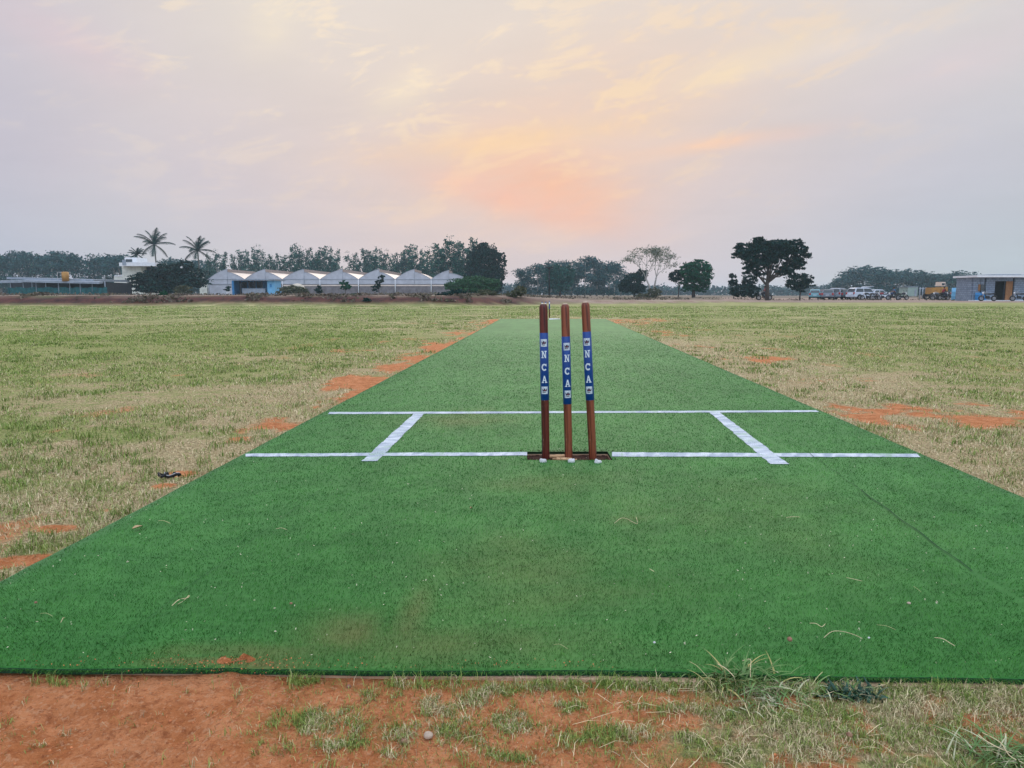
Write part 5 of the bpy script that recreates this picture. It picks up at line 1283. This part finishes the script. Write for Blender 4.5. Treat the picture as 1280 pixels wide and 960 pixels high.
# scratches on the right stump and a chip on the middle one
# bails in the slot
M['bail'] = material('pale_bail_wood', (.62, .40, .22), .6, .15, 30)
def bail(p, az_, label, s=1.0):
    o = empty('bail', p, az_, label, 'bail'); prof = [(-.055, .0045), (-.038, .0050), (-.036, .0085), (-.02, .0075), (0, .0090), (.022, .0075), (.030, .0085), (.032, .0048), (.054, .0042)]
    MB().tube([(a*s, 0, 0) for a, _ in prof], [b for _, b in prof], 14).build('spindle', M['bail'], o)
bail(tuple(gp(697, 570.5, .014)), R(8), 'pale wooden bail lying in the slot between the left and middle stumps')
bail(tuple(gp(706, 574.2, .016)), R(-7), 'pale wooden bail lying in front, its end touching the white chalk lump')
# chalk lumps at the front of the slot
M['chalk'] = material('chalk', (.68, .70, .72), .85, .15, 40, bump=.5)
def lump(px, py, sx, label, seed):
    p = gp(px, py, ZM+.004); r_ = random.Random(seed); m_ = MB().ell((0, 0, 0), (sx, sx*.62, .012), 18, 10)
    m_.v = [tuple(Vector(v_)*(1+.28*math.sin(v_[0]*300+seed)*math.cos(v_[1]*260+seed*2)+r_.uniform(-.06, .06))) for v_ in m_.v]
    tag(m_.build('chalk_lump', M['chalk'], None, tuple(p)), label, 'chalk lump')
lump(678.5, 576.6, .015, 'white chalk lump at the foot of the left stump', 1)
lump(714.5, 576.5, .015, 'white chalk lump at the foot of the middle stump', 2)
lump(746.5, 577.5, .016, 'white chalk lump at the foot of the right stump', 3)
# far wicket, mostly behind the left stump
for j, (dx_, lb) in enumerate(((-.115, 'left stump of the far wicket at the other end of the mat'), (0, 'middle stump of the far wicket at the other end of the mat'), (.115, 'right stump of the far wicket at the other end of the mat'))):
    p = gp(682.1, 397.2, ZM); hh = .50 + (.03 if j == 2 else 0); o = empty('stump', (p.x+dx_, p.y, ZM), 0, lb, 'stump', 'far wicket')
    MB().tube([(0, 0, 0), (0, 0, hh-.02), (0, 0, hh)], [.018, .018, .012], 12).build('shaft', SM[0], o)
    MB().tube([(0, 0, hh-.26), (0, 0, hh-.005)], .0188, 12, cap=False).build('sticker', M['band'], o)
    MB().tube([(0, 0, hh-.10), (0, 0, hh-.03)], .0194, 12, cap=False).build('emblem', M['decal'], o)

# ================================================================ litter
def straw(pts, r, mat, label, name='straw_piece', cat='straw', z=ZM+.009, group=None):
    P3_ = [gp(a, b, z) for a, b in pts]; out = []
    for i, p in enumerate(P3_): out.append(Vector((p.x, p.y, z + .003*math.sin(i*1.7))))
    # smooth
    sm = []
    for i in range(len(out)-1):
        for k_ in range(4):
            t_ = k_/4; p0, p1, p2, p3 = out[max(i-1, 0)], out[i], out[i+1], out[min(i+2, len(out)-1)]
            sm.append(.5*((2*p1)+(p2-p0)*t_+(2*p0-5*p1+4*p2-p3)*t_*t_+(3*p1-p0-3*p2+p3)*t_**3))
    sm.append(out[-1]); c = sm[0].copy()
    m_ = MB().tube([p-c for p in sm], [r*.6]*(len(sm)-1)+[r*.3], 5)
    return tag(m_.build(name, M[mat], None, tuple(c)), label, cat, group)
M['strawm'] = material('pale_straw', (.62, .52, .32), .7, .25, 30)
M['strawg'] = material('greenish_straw', (.36, .38, .18), .7, .25, 30)
M['leafdry'] = material('dry_leaf', (.48, .36, .20), .8, .3, 30)
straw([(215, 757), (224, 751), (234, 747), (237, 743)], .0016, 'strawm', 'pale twig lying on the left part of the mat')
straw([(236, 744), (230, 752), (222, 755)], .0010, 'strawm', 'thin forked stem beside the pale twig on the left of the mat')
straw([(198, 651), (205, 652), (213, 654)], .0018, 'strawg', 'short greenish straw lying near the left edge of the mat')
straw([(345, 661), (352, 661), (359, 662)], .0010, 'strawm', 'thin straw lying left of centre on the mat')
straw([(768, 654), (776, 649), (783, 648), (790, 651), (797, 655), (795, 647)], .0012, 'strawm', 'small tangle of straw below the wicket')
straw([(1030, 797), (1040, 791), (1054, 789), (1068, 792), (1078, 799)], .0011, 'strawm', 'long curved straw on the right part of the mat near its edge')
straw([(1012, 779), (1020, 781), (1027, 783), (1032, 778)], .0011, 'strawm', 'small hooked straw left of the long curved one')
straw([(1096, 781), (1108, 784), (1120, 787)], .0009, 'strawg', 'thin straw lying right of the long curved one')
straw([(1168, 797), (1178, 800), (1187, 803), (1194, 806)], .0012, 'strawm', 'bent straw near the right foreground edge of the mat')
straw([(1058, 722), (1066, 725), (1078, 726)], .0009, 'strawm', 'faint curved straw on the right of the mat')
straw([(812, 711), (818, 716)], .0012, 'strawm', 'tiny straight straw right of centre on the mat')
straw([(692, 806), (700, 807), (710, 811)], .0009, 'strawg', 'thin green stem near the front edge of the mat')
straw([(1142, 733), (1146, 737), (1152, 740)], .0009, 'strawg', 'short stem beside the small pale pebble')
straw([(50, 767), (58, 768), (66, 770)], .0009, 'strawg', 'thin stem at the far left of the mat')
straw([(76, 778), (79, 774), (81, 772)], .0012, 'strawm', 'tiny pale straw at the lower left of the mat')
straw([(983, 647), (990, 647), (1000, 646)], .0012, 'strawm', 'short straw between the right return crease and the mat edge')
def leaf(px, py, s, label, z=ZM+.009, mat='leafdry'):
    p = gp(px, py, z); n = 8; vs = []
    for i in range(n+1):
        t_ = i/n; w_ = s*.28*math.sin(math.pi*t_)**.8; vs += [(s*(t_-.5), -w_, .004*math.sin(3*t_)+.003), (s*(t_-.5), 0, .001), (s*(t_-.5), w_, .005*math.sin(3*t_)+.002)]
    m_ = MB(); m_.add(vs, [(3*i+j, 3*i+3+j, 3*i+4+j, 3*i+1+j) for i in range(n) for j in range(2)], True)
    o = m_.build('dry_leaf', M[mat], None, tuple(p)); o.rotation_euler[2] = px*.7; tag(o, label, 'leaf'); return o
leaf(172, 660, .035, 'curled pale leaf near the left edge of the mat'); leaf(589, 636, .012, 'tiny dark leaf left below the wicket')
def pebble(px, py, s, label, mat, z, seed):
    p = gp(px, py, z); r_ = random.Random(seed); m_ = MB().ell((0, 0, 0), (s, s*.85, s*.7), 14, 10); ph = [r_.uniform(0, 6) for _ in range(3)]
    m_.v = [tuple(Vector(v_)*(1+.10*math.sin(v_[0]/s*2.3+ph[0])+.08*math.sin(v_[1]/s*3+ph[1])+.05*math.sin(v_[2]/s*4+ph[2]))) for v_ in m_.v]
    tag(m_.build('pebble', M[mat], None, tuple(p)), label, 'pebble')
M['stone'] = material('brown_stone', (.28, .15, .10), .8, .25, 60, bump=.3); M['palestone'] = material('pale_stone', (.45, .36, .28), .8, .2, 60, bump=.3)
pebble(987, 799, .0062, 'brown pebble on the right front part of the mat', 'stone', ZM+.012, 1)
pebble(1136, 754, .0045, 'small tan pebble on the right of the mat', 'palestone', ZM+.010, 2)
pebble(1086, 797, .0025, 'tiny white pebble near the long curved straw', 'chalk', ZM+.010, 3)
pebble(818, 803, .0028, 'tiny white pebble near the front centre of the mat', 'chalk', ZM+.010, 4)
pebble(536, 919, .0090, 'grey pebble in the sparse grass at the bottom centre', 'palestone', .006, 5)
pebble(505, 926, .0070, 'dark pebble left of the grey one at the bottom', 'stone', .005, 6)
pebble(436, 858, .0045, 'small dark pebble in the bare soil below the mat', 'stone', .006, 7)
pebble(1062, 919, .0060, 'dark pebble in the dry grass at the lower right', 'stone', .008, 8)
pebble(45, 753, .0035, 'small red brown pebble at the left of the mat', 'stone', ZM+.010, 9)
pebble(364, 754, .0035, 'small red brown pebble left of centre on the mat', 'stone', ZM+.010, 10)
# fine specks (seeds, chaff) over the mat
n = 1200; d = 1.3*np.exp(rng.random(n)*math.log(3.4)); x = (rng.random(n)*2-1)*.8*d; okk = on_mat(x, d, -.03); x, d = x[okk], d[okk]
P = np.stack([x, d, ZM+.008+.003*rng.random(len(x))], -1); V, F = unit_leaves(P, .0028, .8, 1.8)
M['chaff'] = material('chaff', (.62, .58, .42), .8, .2, 50)
tag(mesh_np('chaff_specks', V, F, M['chaff'], None), kind='stuff')
# soil pushed onto the mat edge, crumbs
n = 260; c = gp(302, 829, ZM)
x = c.x + rng.normal(size=n)*.09; y = c.y - .015 + rng.normal(size=n)*.018; 
x2 = rng.random(160)*1.2-1.0; y2 = ynear(x2) + np.abs(rng.normal(size=160))*.018
P = np.concatenate([np.stack([x, y, ZM+.006+.014*np.exp(-((x-c.x)/.06)**2-((y-c.y+.02)/.02)**2)*rng.random(n)], -1), np.stack([x2, y2, np.full(160, ZM+.006)], -1)])
V, F = unit_leaves(P, .0030, .85); M['soilc'] = material('loose_red_soil', (.50, .185, .075), .95, .35, 90)
tag(mesh_np('soil_crumbs', V, F, M['soilc'], None), kind='stuff')
n = 420; x = HX0-.03+(HX1-HX0+.06)*rng.random(n); y = np.where(rng.random(n) < .5, HY0, HY1) + rng.normal(size=n)*.012
P = np.stack([x, y, np.full(n, ZM+.005)], -1); V, F = unit_leaves(P, .0045, .7); tag(mesh_np('slot_crumbs', V, F, M['slotsoil'], None), kind='stuff')
# clods on the bare soil
n = 5000; x = -1.0 + rng.random(n)*1.9; y = .98 + rng.random(n)*.36; k_ = masks(x, y)[0] > .62; x, y = x[k_], y[k_]; n = len(x); zc = ground_z(x, y); s_ = .0008+.0030*rng.random(n)**6
oct_ = np.array([(1, 0, 0), (0, 1, 0), (-1, 0, 0), (0, -1, 0), (0, 0, 1), (0, 0, -1)], float); of = np.array([(0, 1, 4), (1, 2, 4), (2, 3, 4), (3, 0, 4), (1, 0, 5), (2, 1, 5), (3, 2, 5), (0, 3, 5)])
V = (np.stack([x, y, zc], -1)[:, None, :] + oct_[None]*s_[:, None, None]*(.7+.6*rng.random((n, 6, 1)))).reshape(-1, 3); F = (np.arange(n)[:, None, None]*6 + of[None]).reshape(-1, 3)
tag(mesh_np('soil_clods', V, F, M['soilc'], None), kind='stuff')
# long straws strewn over the dry grass in front
n = 170; x = .15 + rng.random(n)*.85; y = 1.0 + rng.random(n)*.30; x = np.where(rng.random(n) < .25, rng.random(n)*.9-.15, x); an = rng.random(n)*6.28; ln = .008+.026*rng.random(n)**2
zc = ground_z(x, y) + .006 + .006*rng.random(n); dxs, dys = np.cos(an)*ln, np.sin(an)*ln; wxs, wys = -np.sin(an)*.0005, np.cos(an)*.0005; bend = rng.normal(size=n)*.006
V = np.stack([np.stack([x-dxs-wxs, y-dys-wys, zc], -1), np.stack([x-dxs+wxs, y-dys+wys, zc], -1), np.stack([x+wxs-np.sin(an)*bend, y+wys+np.cos(an)*bend, zc+.006], -1), np.stack([x-wxs-np.sin(an)*bend, y-wys+np.cos(an)*bend, zc+.006], -1), np.stack([x+dxs, y+dys, zc], -1)], 1).reshape(-1, 3)
i0 = np.arange(n)*5; F = [np.stack([i0, i0+1, i0+2, i0+3], -1), np.stack([i0+3, i0+2, i0+4], -1)]
tag(mesh_np('strewn_straw', V, F, M['strawm'], None), kind='stuff')

# ================================================================ plants at the front edge
def ribbon(m_, base, az_, ln, w_, rise, droop, n=7, twist=0):
    """a curved, tapering, slightly folded grass leaf"""
    p = Vector(base); e_ = rise; vs = []
    for i in range(n+1):
        t_ = i/n; ww = w_*(1-t_**2.2)*.5 + .0002; side = Vector((-math.sin(az_+twist*t_), math.cos(az_+twist*t_), 0))
        vs += [p - side*ww, p + Vector((0, 0, -ww*.35)), p + side*ww]
        d = Vector((math.cos(az_)*math.cos(e_), math.sin(az_)*math.cos(e_), math.sin(e_))); p = p + d*(ln/n); e_ -= droop/n
        p.z = max(p.z, .006)
    m_.add(vs, [(3*i+j, 3*i+3+j, 3*i+4+j, 3*i+1+j) for i in range(n) for j in range(2)], True)
M['blade_g'] = material('fresh_blade', (.10, .20, .055), .5, .3, 20); M['blade_d'] = material('dark_blade', (.022, .080, .050), .5, .3, 20); M['blade_y'] = material('yellow_blade', (.42, .38, .14), .6, .25, 20); M['blade_p'] = material('pale_blade', (.42, .44, .28), .6, .2, 20)
def tuft(name, label, px, py, n, ln, w_, mats, seed, spread=.04, rise=(.3, 1.3), droop=(.6, 1.8), azr=(0, 6.28)):
    c = gp(px, py, 0); z = float(ground_z(np.array([c.x]), np.array([c.y]))[0]); rr = random.Random(seed)
    o = empty(name, (c.x, c.y, z), 0, label, 'plant')
    for mi_, (mt, frac) in enumerate(mats):
        m_ = MB()
        for _ in range(int(n*frac)):
            a = rr.uniform(*azr); b = Vector((rr.gauss(0, spread), rr.gauss(0, spread*.45), 0))
            ribbon(m_, b, a, ln*rr.uniform(.45, 1.15), w_*rr.uniform(.6, 1.3), rr.uniform(*rise), rr.uniform(*droop), 7, rr.uniform(-1.0, 1.0))
        m_.build('foliage' if mi_ == 0 else 'dry_foliage', M[mt], o)
    return o
tuft('grass_tuft', 'straggling green grass tuft growing over the front edge of the mat, right of centre', 925, 858, 150, .078, .0036, [('blade_g', .85), ('blade_y', .15)], 1, .032)
tuft('grass_tuft', 'loose grass with pale stems between the straggling tuft and the dark leafy weed', 985, 866, 120, .065, .0030, [('blade_g', .75), ('blade_p', .25)], 2, .04, rise=(.1, 1.0))
tuft('leafy_weed', 'dark blue green leafy weed at the front edge of the mat', 1062, 872, 190, .030, .0058, [('blade_d', .9), ('blade_g', .1)], 3, .024, rise=(.1, 1.2), droop=(.2, 1.2))
tuft('grass_tuft', 'small pale grass tuft below the straggling tuft at the mat edge', 960, 885, 40, .045, .0028, [('blade_p', .6), ('blade_g', .4)], 4, .03, rise=(.0, .7))
tuft('grass_tuft', 'dark green grass clump in the bottom right corner', 1262, 948, 120, .075, .0027, [('blade_g', .8), ('blade_p', .2)], 5, .035, rise=(.2, 1.0))
tuft('grass_tuft', 'tiny upright shoots on the front edge of the mat right of centre', 745, 850, 26, .03, .0022, [('blade_p', .6), ('blade_g', .4)], 9, .05, rise=(.3, 1.2))
straw([(1223, 918), (1232, 928), (1248, 934), (1266, 940)], .0016, 'strawm', 'bent pale straw by the grass clump in the bottom right corner', z=.022)
straw([(1228, 916), (1250, 930), (1262, 944), (1280, 952)], .0013, 'strawm', 'long thin straw beside the bent one in the bottom right corner', z=.022)
straw([(1160, 876), (1164, 885), (1168, 897)], .0013, 'strawm', 'upright pale straw lying in the dry grass at the right front', z=.022)
straw([(862, 827), (872, 835), (886, 848), (894, 856)], .0012, 'strawg', 'long arched stem reaching over the mat edge left of the straggling tuft', z=.040)
straw([(897, 830), (908, 838), (918, 846)], .0014, 'strawm', 'pale stem leaning over the mat edge from the straggling tuft', z=.038)
straw([(928, 826), (938, 826), (938, 836), (938, 845)], .0012, 'strawm', 'hooked pale stem standing at the mat edge above the straggling tuft', z=.036)
straw([(1028, 840), (1022, 848), (1014, 857)], .0014, 'strawg', 'pale green stem beside the dark leafy weed', z=.036)
# black strap lying in the grass on the left
sp = gp(210, 596, .012)
so_ = empty('crumpled_strap', sp, R(-6), 'crumpled black strap with pale trim lying in the dry grass left of the mat', 'strap'); so_.scale = (.72, .72, .72)
def loopband(cx, cy, rx, ry, w_, h_, a0, a1, mat, nm, z=.01, off=0):
    m_ = MB(); n = 22; vs = []
    for i in range(n+1):
        a = a0+(a1-a0)*i/n; zz = z + .007*math.sin(2.3*a+off); x_, y_ = cx+rx*math.cos(a), cy+ry*math.sin(a); k_ = (1+w_/max(rx, ry))
        vs += [(x_, y_, zz-h_/2), (cx+rx*k_*math.cos(a), cy+ry*k_*math.sin(a), zz-h_/2), (cx+rx*k_*math.cos(a), cy+ry*k_*math.sin(a), zz+h_/2), (x_, y_, zz+h_/2)]
    m_.add(vs, [(4*i+j, 4*i+(j+1) % 4, 4*i+4+(j+1) % 4, 4*i+4+j) for i in range(n) for j in range(4)] + [(0, 3, 2, 1), (4*n, 4*n+1, 4*n+2, 4*n+3)], True)
    m_.build(nm, M[mat], so_)
loopband(-.028, 0, .020, .016, .010, .014, .2, 6.0, 'black', 'loop', .012)
loopband(.022, .012, .040, .022, .010, .013, 3.0, 6.4, 'black', 'band', .010, 1)
loopband(.022, .012, .044, .026, .003, .003, 3.3, 6.1, 'chalk', 'trim', .019, 1)
loopband(.045, .006, .012, .010, .008, .014, .0, 5.8, 'black', 'buckle', .012, 2)
